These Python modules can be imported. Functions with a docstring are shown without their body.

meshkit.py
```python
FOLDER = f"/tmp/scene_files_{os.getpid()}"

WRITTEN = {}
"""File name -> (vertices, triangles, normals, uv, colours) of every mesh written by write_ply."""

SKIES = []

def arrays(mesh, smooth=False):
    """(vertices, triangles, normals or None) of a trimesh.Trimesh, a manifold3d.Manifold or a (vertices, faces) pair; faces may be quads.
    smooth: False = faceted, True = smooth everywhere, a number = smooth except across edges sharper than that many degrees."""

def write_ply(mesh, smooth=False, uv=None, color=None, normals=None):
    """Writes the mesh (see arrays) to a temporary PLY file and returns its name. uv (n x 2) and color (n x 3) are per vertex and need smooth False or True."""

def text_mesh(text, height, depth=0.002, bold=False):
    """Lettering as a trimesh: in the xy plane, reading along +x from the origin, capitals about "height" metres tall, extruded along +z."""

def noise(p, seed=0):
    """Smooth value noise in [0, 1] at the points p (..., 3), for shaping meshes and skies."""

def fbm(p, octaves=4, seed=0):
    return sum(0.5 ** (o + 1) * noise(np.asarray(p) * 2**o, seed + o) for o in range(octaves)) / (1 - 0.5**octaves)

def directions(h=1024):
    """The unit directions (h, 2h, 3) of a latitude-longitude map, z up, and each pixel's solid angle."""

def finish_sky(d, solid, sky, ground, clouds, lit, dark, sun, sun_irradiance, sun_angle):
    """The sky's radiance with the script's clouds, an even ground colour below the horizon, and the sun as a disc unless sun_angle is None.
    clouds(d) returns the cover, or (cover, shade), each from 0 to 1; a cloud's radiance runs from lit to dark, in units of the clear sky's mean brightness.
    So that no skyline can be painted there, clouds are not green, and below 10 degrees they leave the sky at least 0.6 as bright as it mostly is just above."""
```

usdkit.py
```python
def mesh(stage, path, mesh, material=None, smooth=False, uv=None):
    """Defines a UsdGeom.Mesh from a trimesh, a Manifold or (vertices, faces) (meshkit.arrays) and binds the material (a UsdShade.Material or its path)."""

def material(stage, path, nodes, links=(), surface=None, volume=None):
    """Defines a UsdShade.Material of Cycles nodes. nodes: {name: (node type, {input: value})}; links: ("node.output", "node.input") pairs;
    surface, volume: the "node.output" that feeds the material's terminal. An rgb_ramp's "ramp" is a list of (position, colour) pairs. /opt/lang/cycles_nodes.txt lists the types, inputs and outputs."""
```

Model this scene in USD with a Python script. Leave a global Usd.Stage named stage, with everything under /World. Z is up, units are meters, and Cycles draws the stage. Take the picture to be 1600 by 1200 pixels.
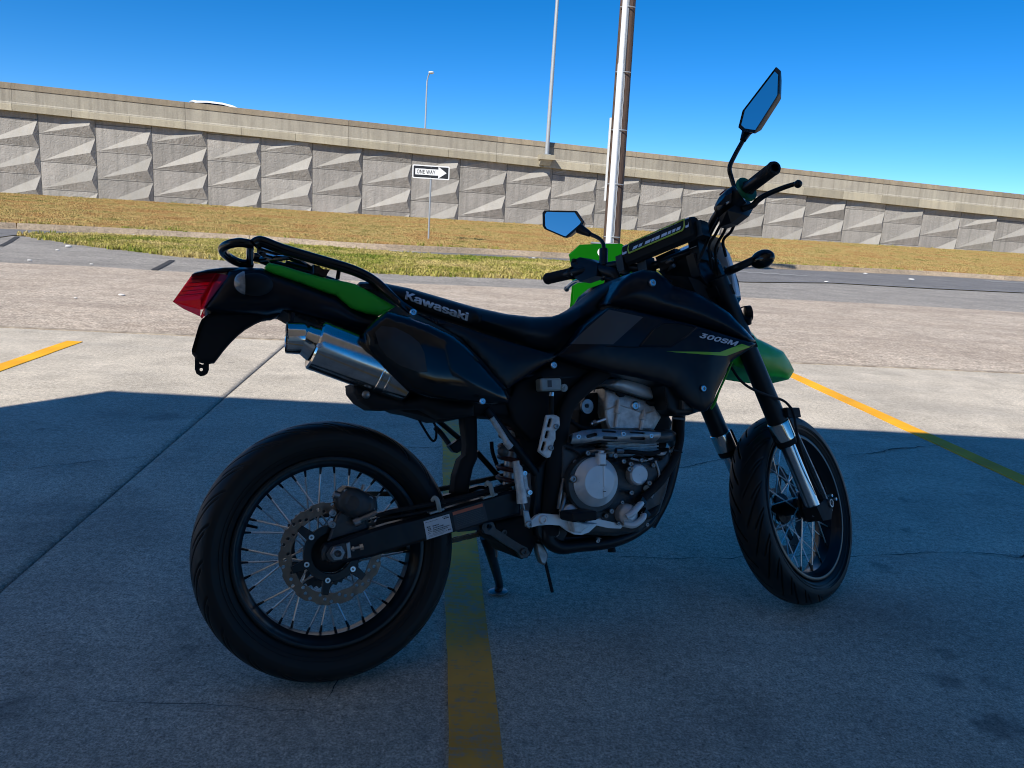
import math, numpy as np, trimesh, usdkit, meshkit
import shapely
from shapely.geometry import Polygon, Point, LineString
from scipy.spatial import Delaunay
from pxr import Usd, UsdGeom, UsdLux, UsdShade, Gf, Sdf, Vt

stage = Usd.Stage.CreateInMemory()
UsdGeom.SetStageUpAxis(stage, UsdGeom.Tokens.z)
UsdGeom.SetStageMetersPerUnit(stage, 1.0)
UsdGeom.Xform.Define(stage, '/World')
UsdGeom.Scope.Define(stage, '/World/Looks')

# ------------------------------------------------------------------ camera, sky, sun, exposure
PITCH, ROLL, CAMH, FPX = 0.20739, 0.06284, 1.09808, 1223.994
EXPOSURE = 0.53
SKY_STRENGTH, SUN_INTENSITY = 0.125, 1.17
SUN_EL, SUN_AZ = math.radians(41), math.atan2(-0.545, -0.84)          # azimuth as atan2(x, y) of the direction towards the sun
S2S = np.array([math.sin(SUN_AZ) * math.cos(SUN_EL), math.cos(SUN_AZ) * math.cos(SUN_EL), math.sin(SUN_EL)])

CF = np.array([0, math.cos(PITCH), -math.sin(PITCH)])
_r0 = np.array([1.0, 0, 0]); _u0 = np.cross(_r0, CF)
CR = math.cos(ROLL) * _r0 + math.sin(ROLL) * _u0
CU = -math.sin(ROLL) * _r0 + math.cos(ROLL) * _u0
CP = np.array([0, 0, CAMH])

cam = UsdGeom.Camera.Define(stage, '/World/camera')
cam.CreateHorizontalApertureAttr(36.0); cam.CreateVerticalApertureAttr(27.0)
cam.CreateFocalLengthAttr(36.0 * FPX / 1600)
cam.CreateClippingRangeAttr(Gf.Vec2f(0.05, 3000))
cam.CreateExposureAttr(EXPOSURE)
mm = np.eye(4); mm[0, :3] = CR; mm[1, :3] = CU; mm[2, :3] = -CF; mm[3, :3] = CP
cam.AddTransformOp().Set(Gf.Matrix4d(*mm.ravel().tolist()))

dome = UsdLux.DomeLight.Define(stage, '/World/sky')
skym = usdkit.material(stage, '/World/Looks/sky', {
    "h": ("hsv", {"saturation": 1.36}), "s": ("sky_texture", {"sky_type": "single_scattering", "sun_disc": False, "sun_elevation": SUN_EL, "sun_rotation": SUN_AZ,
                          "altitude": 200.0, "air_density": 0.5, "aerosol_density": 0.1, "ozone_density": 3.0}),
    "b": ("background_shader", {"strength": SKY_STRENGTH})}, [("s.color", "h.color"), ("h.color", "b.color")], surface="b.background")
UsdShade.MaterialBindingAPI.Apply(dome.GetPrim()).Bind(skym)
dome.GetPrim().SetCustomDataByKey('kind', 'structure')

sun = UsdLux.DistantLight.Define(stage, '/World/sun')
sun.CreateNormalizeAttr(True); sun.CreateIntensityAttr(SUN_INTENSITY); sun.CreateAngleAttr(0.53)
sun.CreateColorAttr(Gf.Vec3f(1.0, 0.955, 0.88))
_x = np.cross([0, 0, 1], S2S); _x /= np.linalg.norm(_x); _y = np.cross(S2S, _x)
mm = np.eye(4); mm[0, :3] = _x; mm[1, :3] = _y; mm[2, :3] = S2S
sun.AddTransformOp().Set(Gf.Matrix4d(*mm.ravel().tolist()))

# ------------------------------------------------------------------ frames: a pixel of the photograph to a point on a real plane
def ray(px, py):
    px, py = np.asarray(px, float), np.asarray(py, float)
    return CF + ((px - 800) / FPX)[..., None] * CR - ((py - 600) / FPX)[..., None] * CU

def ground(px, py, z=0.0):
    v = ray(px, py); return CP + v * ((z - CAMH) / v[..., 2])[..., None]

def at_depth(px, py, d): return CP + ray(px, py) * d

BX, BY, PSI, LEAN, STEER, RAKE, WB = -0.385, 1.67774, 0.39478, 0.27346, 0.39141, 0.41593, 1.435
def rz(a): c, s = math.cos(a), math.sin(a); return np.array([[c, -s, 0], [s, c, 0], [0, 0, 1.0]])
def rx(a): c, s = math.cos(a), math.sin(a); return np.array([[1.0, 0, 0], [0, c, -s], [0, s, c]])
def axang(k, a):
    k = np.asarray(k, float) / np.linalg.norm(k); K = np.array([[0, -k[2], k[1]], [k[2], 0, -k[0]], [-k[1], k[0], 0]])
    return np.eye(3) + math.sin(a) * K + (1 - math.cos(a)) * K @ K
BM = rz(PSI) @ rx(-LEAN); BT = np.array([BX, BY, 0.0])
SAX = np.array([-math.sin(RAKE), 0, math.cos(RAKE)]); SO = np.array([WB + 0.073, 0, 0]); SQ = axang(SAX, STEER)

def un(px, py, val, axis=1):
    """bike frame (x forward, y left, z up) point on the plane axis=val seen at the pixel"""
    v = ray(px, py) @ BM; c = (CP - BT) @ BM; t = (val - c[axis]) / v[..., axis]
    return c + v * t[..., None] if np.ndim(t) else c + v * t
def us(px, py, val, axis=1):
    """the same in the front fork's frame (before steering)"""
    v = (ray(px, py) @ BM) @ SQ; c = ((CP - BT) @ BM - SO) @ SQ + SO; t = (val - c[axis]) / v[..., axis]
    return c + v * t[..., None] if np.ndim(t) else c + v * t
def st(P): return (np.asarray(P, float) - SO) @ SQ.T + SO
def to_world(P): return np.asarray(P, float) @ BM.T + BT

# ------------------------------------------------------------------ materials
_mats = {}
def pmat(name, color, rough=0.5, metal=0.0, spec=0.5, coat=0.0, noise=None, bump=None, transmission=0.0, emission=None, space='object', coatr=0.05):
    """noise: (scale, amount, tint); bump: (scale, distance)"""
    n = {"p": ("principled_bsdf", {"base_color": color, "roughness": rough, "metallic": metal, "specular_ior_level": spec, "coat_weight": coat, "coat_roughness": coatr, "transmission_weight": transmission})}
    l = []
    n["tc"] = ("geometry", {}) if space == 'world' else ("texture_coordinate", {})
    src = "tc.position" if space == 'world' else "tc.object"
    if noise:
        sc, am, tint = noise
        n["n1"] = ("noise_texture", {"scale": sc, "detail": 6.0, "roughness": 0.62})
        n["m1"] = ("mix", {"color1": color, "color2": tint})
        n["r1"] = ("map_range", {"from_min": 0.5 - am, "from_max": 0.5 + am, "to_min": 0.0, "to_max": 1.0, "clamp": True})
        l += [(src, "n1.vector"), ("n1.fac", "r1.value"), ("r1.result", "m1.fac"), ("m1.color", "p.base_color")]
        n["r2"] = ("map_range", {"from_min": 0.3, "from_max": 0.7, "to_min": max(0.02, rough - 0.06), "to_max": min(1, rough + 0.1), "clamp": True})
        l += [("n1.fac", "r2.value"), ("r2.result", "p.roughness")]
    if bump:
        n["n2"] = ("noise_texture", {"scale": bump[0], "detail": 4.0})
        n["b"] = ("bump", {"strength": 0.6, "distance": bump[1]})
        l += [(src, "n2.vector"), ("n2.fac", "b.height"), ("b.normal", "p.normal")]
    m = usdkit.material(stage, '/World/Looks/' + name, n, l, surface="p.BSDF")
    _mats[name] = m
    return m

def cmat(name, nodes, links, surface="p.BSDF"):
    m = usdkit.material(stage, '/World/Looks/' + name, nodes, links, surface=surface); _mats[name] = m; return m

# concrete of the lot: aggregate speckle, blotches, per-vertex stains
def concrete(name, base, dark, light, stain=None, speck=220.0, streak=None, spa=0.40):
    n = {"g": ("geometry", {}),
         "big": ("noise_texture", {"scale": 0.55, "detail": 7.0, "roughness": 0.6}),
         "mid": ("noise_texture", {"scale": 5.0, "detail": 8.0, "roughness": 0.7}),
         "spk": ("noise_texture", {"scale": speck, "detail": 3.0, "roughness": 0.7}),
         "vor": ("voronoi_texture", {"scale": speck * 0.4}), "vor2": ("voronoi_texture", {"scale": speck * 0.17}), "mo": ("noise_texture", {"scale": 1.7, "detail": 9.0, "roughness": 0.72, "distortion": 0.6}), "sp2": ("noise_texture", {"scale": speck * 0.27, "detail": 5.0, "roughness": 0.8}), "r7": ("map_range", {"from_min": 0.36, "from_max": 0.64, "to_min": 1.0 - spa * 0.75, "to_max": 1.0 + spa * 0.75}), "c7": ("mix", {"mix_type": "multiply", "fac": 1.0}), "r6": ("map_range", {"from_min": 0.32, "from_max": 0.68, "to_min": 0.80, "to_max": 1.16}), "c6": ("mix", {"mix_type": "multiply", "fac": 1.0}), "r5": ("map_range", {"from_min": 0.05, "from_max": 0.13, "to_min": 0.45, "to_max": 1.0, "clamp": True}), "c5": ("mix", {"mix_type": "multiply", "fac": 0.9}),
         "r1": ("map_range", {"from_min": 0.34, "from_max": 0.66, "to_min": 0.0, "to_max": 1.0, "clamp": True}),
         "r2": ("map_range", {"from_min": 0.3, "from_max": 0.75, "to_min": 0.0, "to_max": 0.55, "clamp": True}),
         "r3": ("map_range", {"from_min": 0.36, "from_max": 0.66, "to_min": 1.0 - spa, "to_max": 1.0 + spa}),
         "r4": ("map_range", {"from_min": 0.05, "from_max": 0.15, "to_min": 1.65, "to_max": 0.97, "clamp": True}),
         "c1": ("mix", {"color1": base, "color2": dark}),
         "c2": ("mix", {"color2": light}),
         "c3": ("mix", {"mix_type": "multiply", "fac": 1.0}),
         "c4": ("mix", {"mix_type": "multiply", "fac": 0.8}),
         "bm": ("bump", {"strength": 0.5, "distance": 0.0010}),
         "p": ("principled_bsdf", {"roughness": 0.86, "specular_ior_level": 0.25})}
    l = [("g.position", "big.vector"), ("g.position", "mid.vector"), ("g.position", "spk.vector"), ("g.position", "vor.vector"),
         ("big.fac", "r1.value"), ("r1.result", "c1.fac"), ("mid.fac", "r2.value"), ("r2.result", "c2.fac"), ("c1.color", "c2.color1"),
         ("spk.fac", "r3.value"), ("c2.color", "c3.color1"), ("r3.result", "c3.color2"), ("vor.distance", "r4.value"), ("c3.color", "c4.color1"), ("r4.result", "c4.color2"), ("g.position", "vor2.vector"), ("vor2.distance", "r5.value"), ("c4.color", "c5.color1"), ("r5.result", "c5.color2"), ("g.position", "mo.vector"), ("mo.fac", "r6.value"), ("c5.color", "c6.color1"), ("r6.result", "c6.color2"),
         ("spk.fac", "bm.height"), ("bm.normal", "p.normal")]
    l += [("g.position", "sp2.vector"), ("sp2.fac", "r7.value"), ("c6.color", "c7.color1"), ("r7.result", "c7.color2")]; last = "c7.color"
    if streak:
        ang, sx, sy, amt, col = streak
        n["mp"] = ("mapping", {"rotation": (0, 0, ang), "scale": (sx, sy, 1.0)})
        n["sn"] = ("noise_texture", {"scale": 1.0, "detail": 5.0, "roughness": 0.6})
        n["sr"] = ("map_range", {"from_min": 0.48, "from_max": 0.72, "to_min": 0.0, "to_max": amt, "clamp": True})
        n["sm"] = ("mix", {"color2": col})
        l += [("g.position", "mp.vector"), ("mp.vector", "sn.vector"), ("sn.fac", "sr.value"), ("sr.result", "sm.fac"), (last, "sm.color1")]; last = "sm.color"
    if stain:
        n["at"] = ("attribute", {"attribute": "stain"})
        n["stm"] = ("mix", {"color2": stain})
        l += [("at.fac", "stm.fac"), (last, "stm.color1")]; last = "stm.color"
    l.append((last, "p.base_color"))
    return cmat(name, n, l)

concrete('slab_concrete', (0.555, 0.485, 0.385), (0.46, 0.405, 0.325), (0.62, 0.55, 0.45), stain=(0.09, 0.087, 0.08), speck=170.0, streak=(0.5, 0.35, 3.0, 0.30, (0.25, 0.235, 0.21)))
concrete('worn_aggregate', (0.46, 0.382, 0.298), (0.395, 0.315, 0.238), (0.51, 0.44, 0.36), speck=48.0, spa=0.45, streak=(-0.12, 0.5, 2.0, 0.45, (0.21, 0.165, 0.13)))
concrete('apron_asphalt', (0.30, 0.275, 0.24), (0.25, 0.23, 0.2), (0.35, 0.32, 0.285), speck=60.0, streak=(-0.25, 0.12, 1.4, 0.35, (0.10, 0.097, 0.092)))
concrete('road_asphalt', (0.185, 0.178, 0.172), (0.15, 0.146, 0.142), (0.22, 0.212, 0.205), speck=60.0, streak=(-0.23, 0.08, 1.2, 0.4, (0.09, 0.09, 0.092)))
concrete('curb_concrete', (0.34, 0.265, 0.185), (0.25, 0.2, 0.145), (0.40, 0.32, 0.235), speck=60.0)
concrete('joint_filler', (0.03, 0.028, 0.026), (0.022, 0.021, 0.02), (0.04, 0.038, 0.035), speck=120.0)
pmat('joint_sand', (0.42, 0.35, 0.26), 0.9, noise=(9, 0.12, (0.2, 0.16, 0.12)), space='world')
pmat('crack_dark', (0.035, 0.033, 0.032), 0.95)

def paint_mat(name, col, under, wear_lo, wear_hi):
    cmat(name, {"g": ("geometry", {}), "n": ("noise_texture", {"scale": 38.0, "detail": 8.0, "roughness": 0.75}),
        "mp": ("mapping", {"scale": (8.0, 90.0, 1.0)}), "n2": ("noise_texture", {"scale": 1.0, "detail": 4.0}), "n3": ("noise_texture", {"scale": 3.2, "detail": 4.0}),
        "ad": ("math", {"math_type": "multiply_add", "value2": 0.5}), "ad2": ("math", {"math_type": "multiply_add", "value2": 0.55}),
        "sy": ("separate_xyz", {}), "yr": ("map_range", {"from_min": 2.2, "from_max": 4.0, "to_min": wear_hi, "to_max": wear_lo, "clamp": True}),
        "su": ("math", {"math_type": "subtract"}), "sr": ("map_range", {"from_min": -0.10, "from_max": 0.13, "to_min": 0.0, "to_max": 1.0, "clamp": True}),
        "c0": ("mix", {"color1": col, "color2": tuple(c * 0.72 for c in col)}), "cr": ("map_range", {"from_min": 0.35, "from_max": 0.65, "to_min": 0.0, "to_max": 1.0, "clamp": True}),
        "c": ("mix", {"color2": under}), "b": ("bump", {"strength": 0.5, "distance": 0.002}), "p": ("principled_bsdf", {"roughness": 0.7, "specular_ior_level": 0.3})},
        [("g.position", "n.vector"), ("g.position", "mp.vector"), ("mp.vector", "n2.vector"), ("g.position", "n3.vector"), ("n2.fac", "ad.value1"), ("n.fac", "ad.value3"), ("n3.fac", "ad2.value1"), ("ad.value", "ad2.value3"),
         ("g.position", "sy.vector"), ("sy.y", "yr.value"), ("ad2.value", "su.value1"), ("yr.result", "su.value2"), ("su.value", "sr.value"), ("sr.result", "c.fac"),
         ("n3.fac", "cr.value"), ("cr.result", "c0.fac"), ("c0.color", "c.color1"), ("c.color", "p.base_color"), ("n.fac", "b.height"), ("b.normal", "p.normal")])
paint_mat('yellow_paint', (0.93, 0.43, 0.012), (0.30, 0.26, 0.2), 1.25, 1.2)
paint_mat('worn_yellow_paint', (0.93, 0.42, 0.06), (0.40, 0.31, 0.21), 1.04, 1.10)
pmat('white_road_paint', (0.6, 0.6, 0.57), 0.7, noise=(4, 0.12, (0.35, 0.35, 0.33)), space='world')

def wall_mat(name, a, b, streaks, bumpd, bscale=14.0, tint=(0.3, 0.27, 0.22)):
    cmat(name, {"g": ("geometry", {}), "oi": ("object_info", {}), "mp": ("mapping", {"scale": (1.0, 1.0, 0.06)}), "s": ("noise_texture", {"scale": 4.0, "detail": 6.0, "roughness": 0.65}),
        "n": ("noise_texture", {"scale": 0.9, "detail": 8.0, "roughness": 0.65}), "f": ("noise_texture", {"scale": 26.0, "detail": 6.0}),
        "rb": ("noise_texture", {"scale": bscale, "detail": 3.0, "roughness": 0.45, "distortion": 1.2}),
        "c1": ("mix", {"color1": a, "color2": b}), "r1": ("map_range", {"from_min": 0.35, "from_max": 0.65, "to_min": 0.0, "to_max": 1.0, "clamp": True}),
        "c2": ("mix", {"color2": tint}), "r2": ("map_range", {"from_min": 0.44, "from_max": 0.70, "to_min": 0.0, "to_max": streaks, "clamp": True}),
        "c3": ("mix", {"mix_type": "multiply", "fac": 1.0}), "r3": ("map_range", {"from_min": 0.0, "from_max": 1.0, "to_min": 0.82, "to_max": 1.12}),
        "c4": ("mix", {"mix_type": "multiply", "fac": 1.0}), "r4": ("map_range", {"from_min": 0.3, "from_max": 0.7, "to_min": 0.86, "to_max": 1.14}),
        "b": ("bump", {"strength": 1.0, "distance": bumpd}), "p": ("principled_bsdf", {"roughness": 0.9, "specular_ior_level": 0.2})},
        [("g.position", "mp.vector"), ("mp.vector", "s.vector"), ("g.position", "n.vector"), ("g.position", "f.vector"), ("g.position", "rb.vector"), ("n.fac", "r1.value"), ("r1.result", "c1.fac"),
         ("s.fac", "r2.value"), ("r2.result", "c2.fac"), ("c1.color", "c2.color1"), ("oi.random", "r3.value"), ("c2.color", "c3.color1"), ("r3.result", "c3.color2"),
         ("f.fac", "r4.value"), ("c3.color", "c4.color1"), ("r4.result", "c4.color2"), ("c4.color", "p.base_color"), ("rb.fac", "b.height"), ("b.normal", "p.normal")])
wall_mat('rough_wall_panel', (0.345, 0.322, 0.29), (0.285, 0.268, 0.243), 0.75, 0.035, 5.0, (0.21, 0.2, 0.18))
wall_mat('smooth_wall_facet', (0.36, 0.34, 0.305), (0.31, 0.295, 0.265), 0.45, 0.004, 20.0)
wall_mat('barrier_face', (0.41, 0.375, 0.30), (0.34, 0.31, 0.255), 0.75, 0.006, 12.0, (0.24, 0.215, 0.175))
wall_mat('barrier_cap', (0.29, 0.235, 0.16), (0.23, 0.19, 0.14), 0.7, 0.006, 12.0, (0.17, 0.14, 0.10))
wall_mat('barrier_coping', (0.42, 0.375, 0.275), (0.35, 0.315, 0.24), 0.55, 0.006, 12.0, (0.26, 0.23, 0.18))
pmat('canopy_white', (0.78, 0.74, 0.68), 0.6)
wall_mat('store_stucco', (0.60, 0.49, 0.38), (0.54, 0.44, 0.34), 0.2, 0.004, 60.0)

def grass_mat(name, cols, zed=None):
    cmat(name, {"g": ("geometry", {}), "oi": ("object_info", {}), "n": ("noise_texture", {"scale": 0.42, "detail": 6.0, "roughness": 0.62}), "n2": ("noise_texture", {"scale": 3.5, "detail": 4.0, "roughness": 0.7}),
        "ad": ("math", {"math_type": "multiply_add", "value2": 0.55}), "ra": ("math", {"math_type": "multiply_add", "value2": 0.16}),
        "ramp": ("rgb_ramp", {"ramp": cols}), "d": ("diffuse_bsdf", {}), "t": ("translucent_bsdf", {}), "m": ("mix_closure", {"fac": 0.28})},
        [("g.position", "n.vector"), ("g.position", "n2.vector"), ("n2.fac", "ad.value1"), ("n.fac", "ad.value3"), ("oi.random", "ra.value1"), ("ad.value", "ra.value3"), ("ra.value", "ramp.fac"), ("ramp.color", "d.color"), ("ramp.color", "t.color"), ("d.BSDF", "m.closure1"), ("t.BSDF", "m.closure2")], surface="m.closure")
grass_mat('dry_grass', [(0.0, (0.15, 0.17, 0.045)), (0.62, (0.22, 0.205, 0.065)), (0.73, (0.37, 0.30, 0.11)), (0.85, (0.52, 0.39, 0.16)), (1.0, (0.44, 0.27, 0.11))])
grass_mat('island_grass', [(0.0, (0.10, 0.17, 0.02)), (0.68, (0.19, 0.25, 0.04)), (0.80, (0.36, 0.33, 0.08)), (1.0, (0.58, 0.46, 0.19))])

# motorcycle materials
pmat('gloss_black', (0.003, 0.0035, 0.005), 0.07, spec=0.45, noise=(40, 0.3, (0.005, 0.005, 0.006)))
pmat('satin_black', (0.006, 0.007, 0.009), 0.36, spec=0.30, noise=(25, 0.2, (0.009, 0.0095, 0.011)), bump=(900, 0.0004))
pmat('matte_black', (0.010, 0.010, 0.011), 0.7, spec=0.25, noise=(30, 0.2, (0.015, 0.015, 0.016)))
pmat('seat_vinyl', (0.006, 0.0068, 0.0085), 0.45, spec=0.30, bump=(1400, 0.0006))
pmat('dark_navy_plastic', (0.004, 0.0055, 0.010), 0.22, spec=0.26, noise=(9, 0.2, (0.006, 0.0075, 0.012)), bump=(1500, 0.0002))
pmat('tyre_rubber', (0.008, 0.008, 0.0085), 0.5, spec=0.32, noise=(14, 0.25, (0.013, 0.0128, 0.0125)), bump=(300, 0.0003))
pmat('green_plastic', (0.03, 0.40, 0.03), 0.36, spec=0.2, noise=(22, 0.3, (0.03, 0.35, 0.03)))
pmat('dark_green_rubber', (0.008, 0.10, 0.04), 0.45, spec=0.3)
pmat('lime_graphic', (0.24, 0.52, 0.012), 0.3)
pmat('white_lettering', (0.62, 0.63, 0.66), 0.4)
pmat('grey_graphic', (0.055, 0.055, 0.058), 0.45)
pmat('smoked_graphic', (0.016, 0.015, 0.017), 0.42, noise=(60, 0.12, (0.024, 0.022, 0.024)))
pmat('brushed_steel', (0.90, 0.87, 0.83), 0.115, metal=1.0, noise=(6, 0.2, (0.42, 0.40, 0.38)))
pmat('bright_steel', (0.62, 0.62, 0.63), 0.22, metal=1.0)
pmat('dull_steel', (0.33, 0.33, 0.34), 0.38, metal=1.0, noise=(50, 0.2, (0.22, 0.215, 0.21)))
pmat('cast_alloy', (0.78, 0.765, 0.74), 0.42, metal=0.3, noise=(45, 0.2, (0.42, 0.41, 0.395)), bump=(260, 0.0008))
pmat('silver_paint', (0.80, 0.795, 0.79), 0.34, metal=0.3, noise=(20, 0.3, (0.58, 0.575, 0.57)), bump=(500, 0.0004))
pmat('dark_alloy', (0.075, 0.074, 0.075), 0.45, metal=0.5, noise=(40, 0.2, (0.06, 0.058, 0.056)), bump=(200, 0.001))
pmat('black_anodised', (0.008, 0.009, 0.011), 0.26, spec=0.35)
pmat('bronze_disc', (0.23, 0.155, 0.11), 0.36, metal=0.85, noise=(60, 0.2, (0.16, 0.11, 0.085)))
pmat('spoke_steel', (0.82, 0.80, 0.78), 0.30, metal=1.0)
pmat('chain_steel', (0.10, 0.085, 0.06), 0.5, metal=0.7)
def lens_mat(name, col, thru, tr):
    cmat(name, {"t": ("transparent_bsdf", {"color": thru}), "p": ("principled_bsdf", {"base_color": col, "roughness": 0.12, "specular_ior_level": 0.5}), "m": ("mix_closure", {"fac": tr})},
        [("p.BSDF", "m.closure1"), ("t.BSDF", "m.closure2")], surface="m.closure")
lens_mat('red_lens', (0.62, 0.008, 0.03), (0.85, 0.02, 0.09), 0.5)
lens_mat('dark_red_lens', (0.22, 0.004, 0.012), (0.55, 0.01, 0.03), 0.4)
pmat('clear_lens', (0.42, 0.42, 0.42), 0.08, spec=0.7, transmission=0.35, noise=(60, 0.15, (0.2, 0.2, 0.2)))
pmat('orange_reflector', (0.50, 0.14, 0.04), 0.25)
pmat('mirror_glass', (0.62, 0.60, 0.60), 0.02, metal=1.0)
pmat('white_plastic', (0.55, 0.55, 0.54), 0.4)
pmat('milky_plastic', (0.36, 0.40, 0.39), 0.25, noise=(80, 0.15, (0.28, 0.32, 0.31)))
pmat('sticker_white', (0.62, 0.64, 0.66), 0.45)
pmat('sticker_ink', (0.05, 0.05, 0.055), 0.6)
pmat('sticker_orange', (0.50, 0.115, 0.045), 0.5)
pmat('cowl_white', (0.78, 0.80, 0.82), 0.3)
pmat('spring_red', (0.06, 0.014, 0.012), 0.45)
pmat('dark_red_plastic', (0.16, 0.012, 0.012), 0.35)
pmat('pad_print', (0.62, 0.66, 0.76), 0.5)
pmat('pad_outline', (0.50, 0.60, 0.08), 0.5)
# street materials
pmat('galvanised', (0.42, 0.44, 0.45), 0.45, metal=0.55, noise=(9, 0.2, (0.34, 0.36, 0.37)))
pmat('lamp_pole_metal', (0.40, 0.42, 0.43), 0.5, metal=0.3, noise=(5, 0.2, (0.33, 0.35, 0.36)))
pmat('sign_white', (0.74, 0.74, 0.73), 0.45)
pmat('sign_black', (0.012, 0.012, 0.013), 0.45)
pmat('pvc_white', (0.80, 0.80, 0.78), 0.42, noise=(7, 0.16, (0.70, 0.70, 0.67)))
pmat('pvc_grey', (0.13, 0.14, 0.15), 0.45, noise=(7, 0.16, (0.20, 0.22, 0.24)))
cmat('pole_wood', {"tc": ("geometry", {}), "mp": ("mapping", {"scale": (26.0, 26.0, 0.8)}), "n": ("noise_texture", {"scale": 1.0, "detail": 7.0, "roughness": 0.7}),
    "ramp": ("rgb_ramp", {"ramp": [(0.25, (0.028, 0.019, 0.014)), (0.5, (0.085, 0.052, 0.036)), (0.75, (0.16, 0.10, 0.07))]}), "b": ("bump", {"strength": 1.0, "distance": 0.02}), "p": ("principled_bsdf", {"roughness": 0.85})},
    [("tc.position", "mp.vector"), ("mp.vector", "n.vector"), ("n.fac", "ramp.fac"), ("ramp.color", "p.base_color"), ("n.fac", "b.height"), ("b.normal", "p.normal")])
pmat('green_board_plastic', (0.001, 0.085, 0.001), 0.55, spec=0.05, noise=(6, 0.25, (0.001, 0.075, 0.001)), space='world')
pmat('car_white', (0.78, 0.79, 0.80), 0.18, coat=0.6)
pmat('car_glass', (0.012, 0.014, 0.016), 0.04, spec=0.8)
pmat('store_glass', (0.012, 0.014, 0.016), 0.05, spec=0.6)
pmat('pale_pebble', (0.62, 0.60, 0.56), 0.8)

# ------------------------------------------------------------------ prim helpers
_used = {}
def numbered(path):
    k = _used.get(path, 0); _used[path] = k + 1
    return path if k == 0 else f"{path}_{k:03d}"
def tag(p, label=None, cat=None, group=None, kind=None):
    p = p.GetPrim() if hasattr(p, 'GetPrim') else p
    for k, v in (('label', label), ('category', cat), ('group', group), ('kind', kind)):
        if v: p.SetCustomDataByKey(k, v)
    return p
def obj(name, mesh, mat, parent=None, smooth=32, label=None, loc=None):
    path = numbered((str(parent.GetPath()) if parent else '/World') + '/' + name)
    if loc is not None:
        v, f, _ = meshkit.arrays(mesh); mesh = (v - loc, f)
    m = usdkit.mesh(stage, path, mesh, '/World/Looks/' + mat, smooth=smooth)
    if label: tag(m, label)
    return m.GetPrim()
def xf(name, parent=None, loc=None, mat4=None):
    x = UsdGeom.Xform.Define(stage, numbered((str(parent.GetPath()) if parent else '/World') + '/' + name))
    if mat4 is not None: x.AddTransformOp().Set(Gf.Matrix4d(*np.asarray(mat4).ravel().tolist()))
    elif loc is not None: x.AddTranslateOp().Set(Gf.Vec3d(*map(float, loc)))
    return x.GetPrim()

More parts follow.
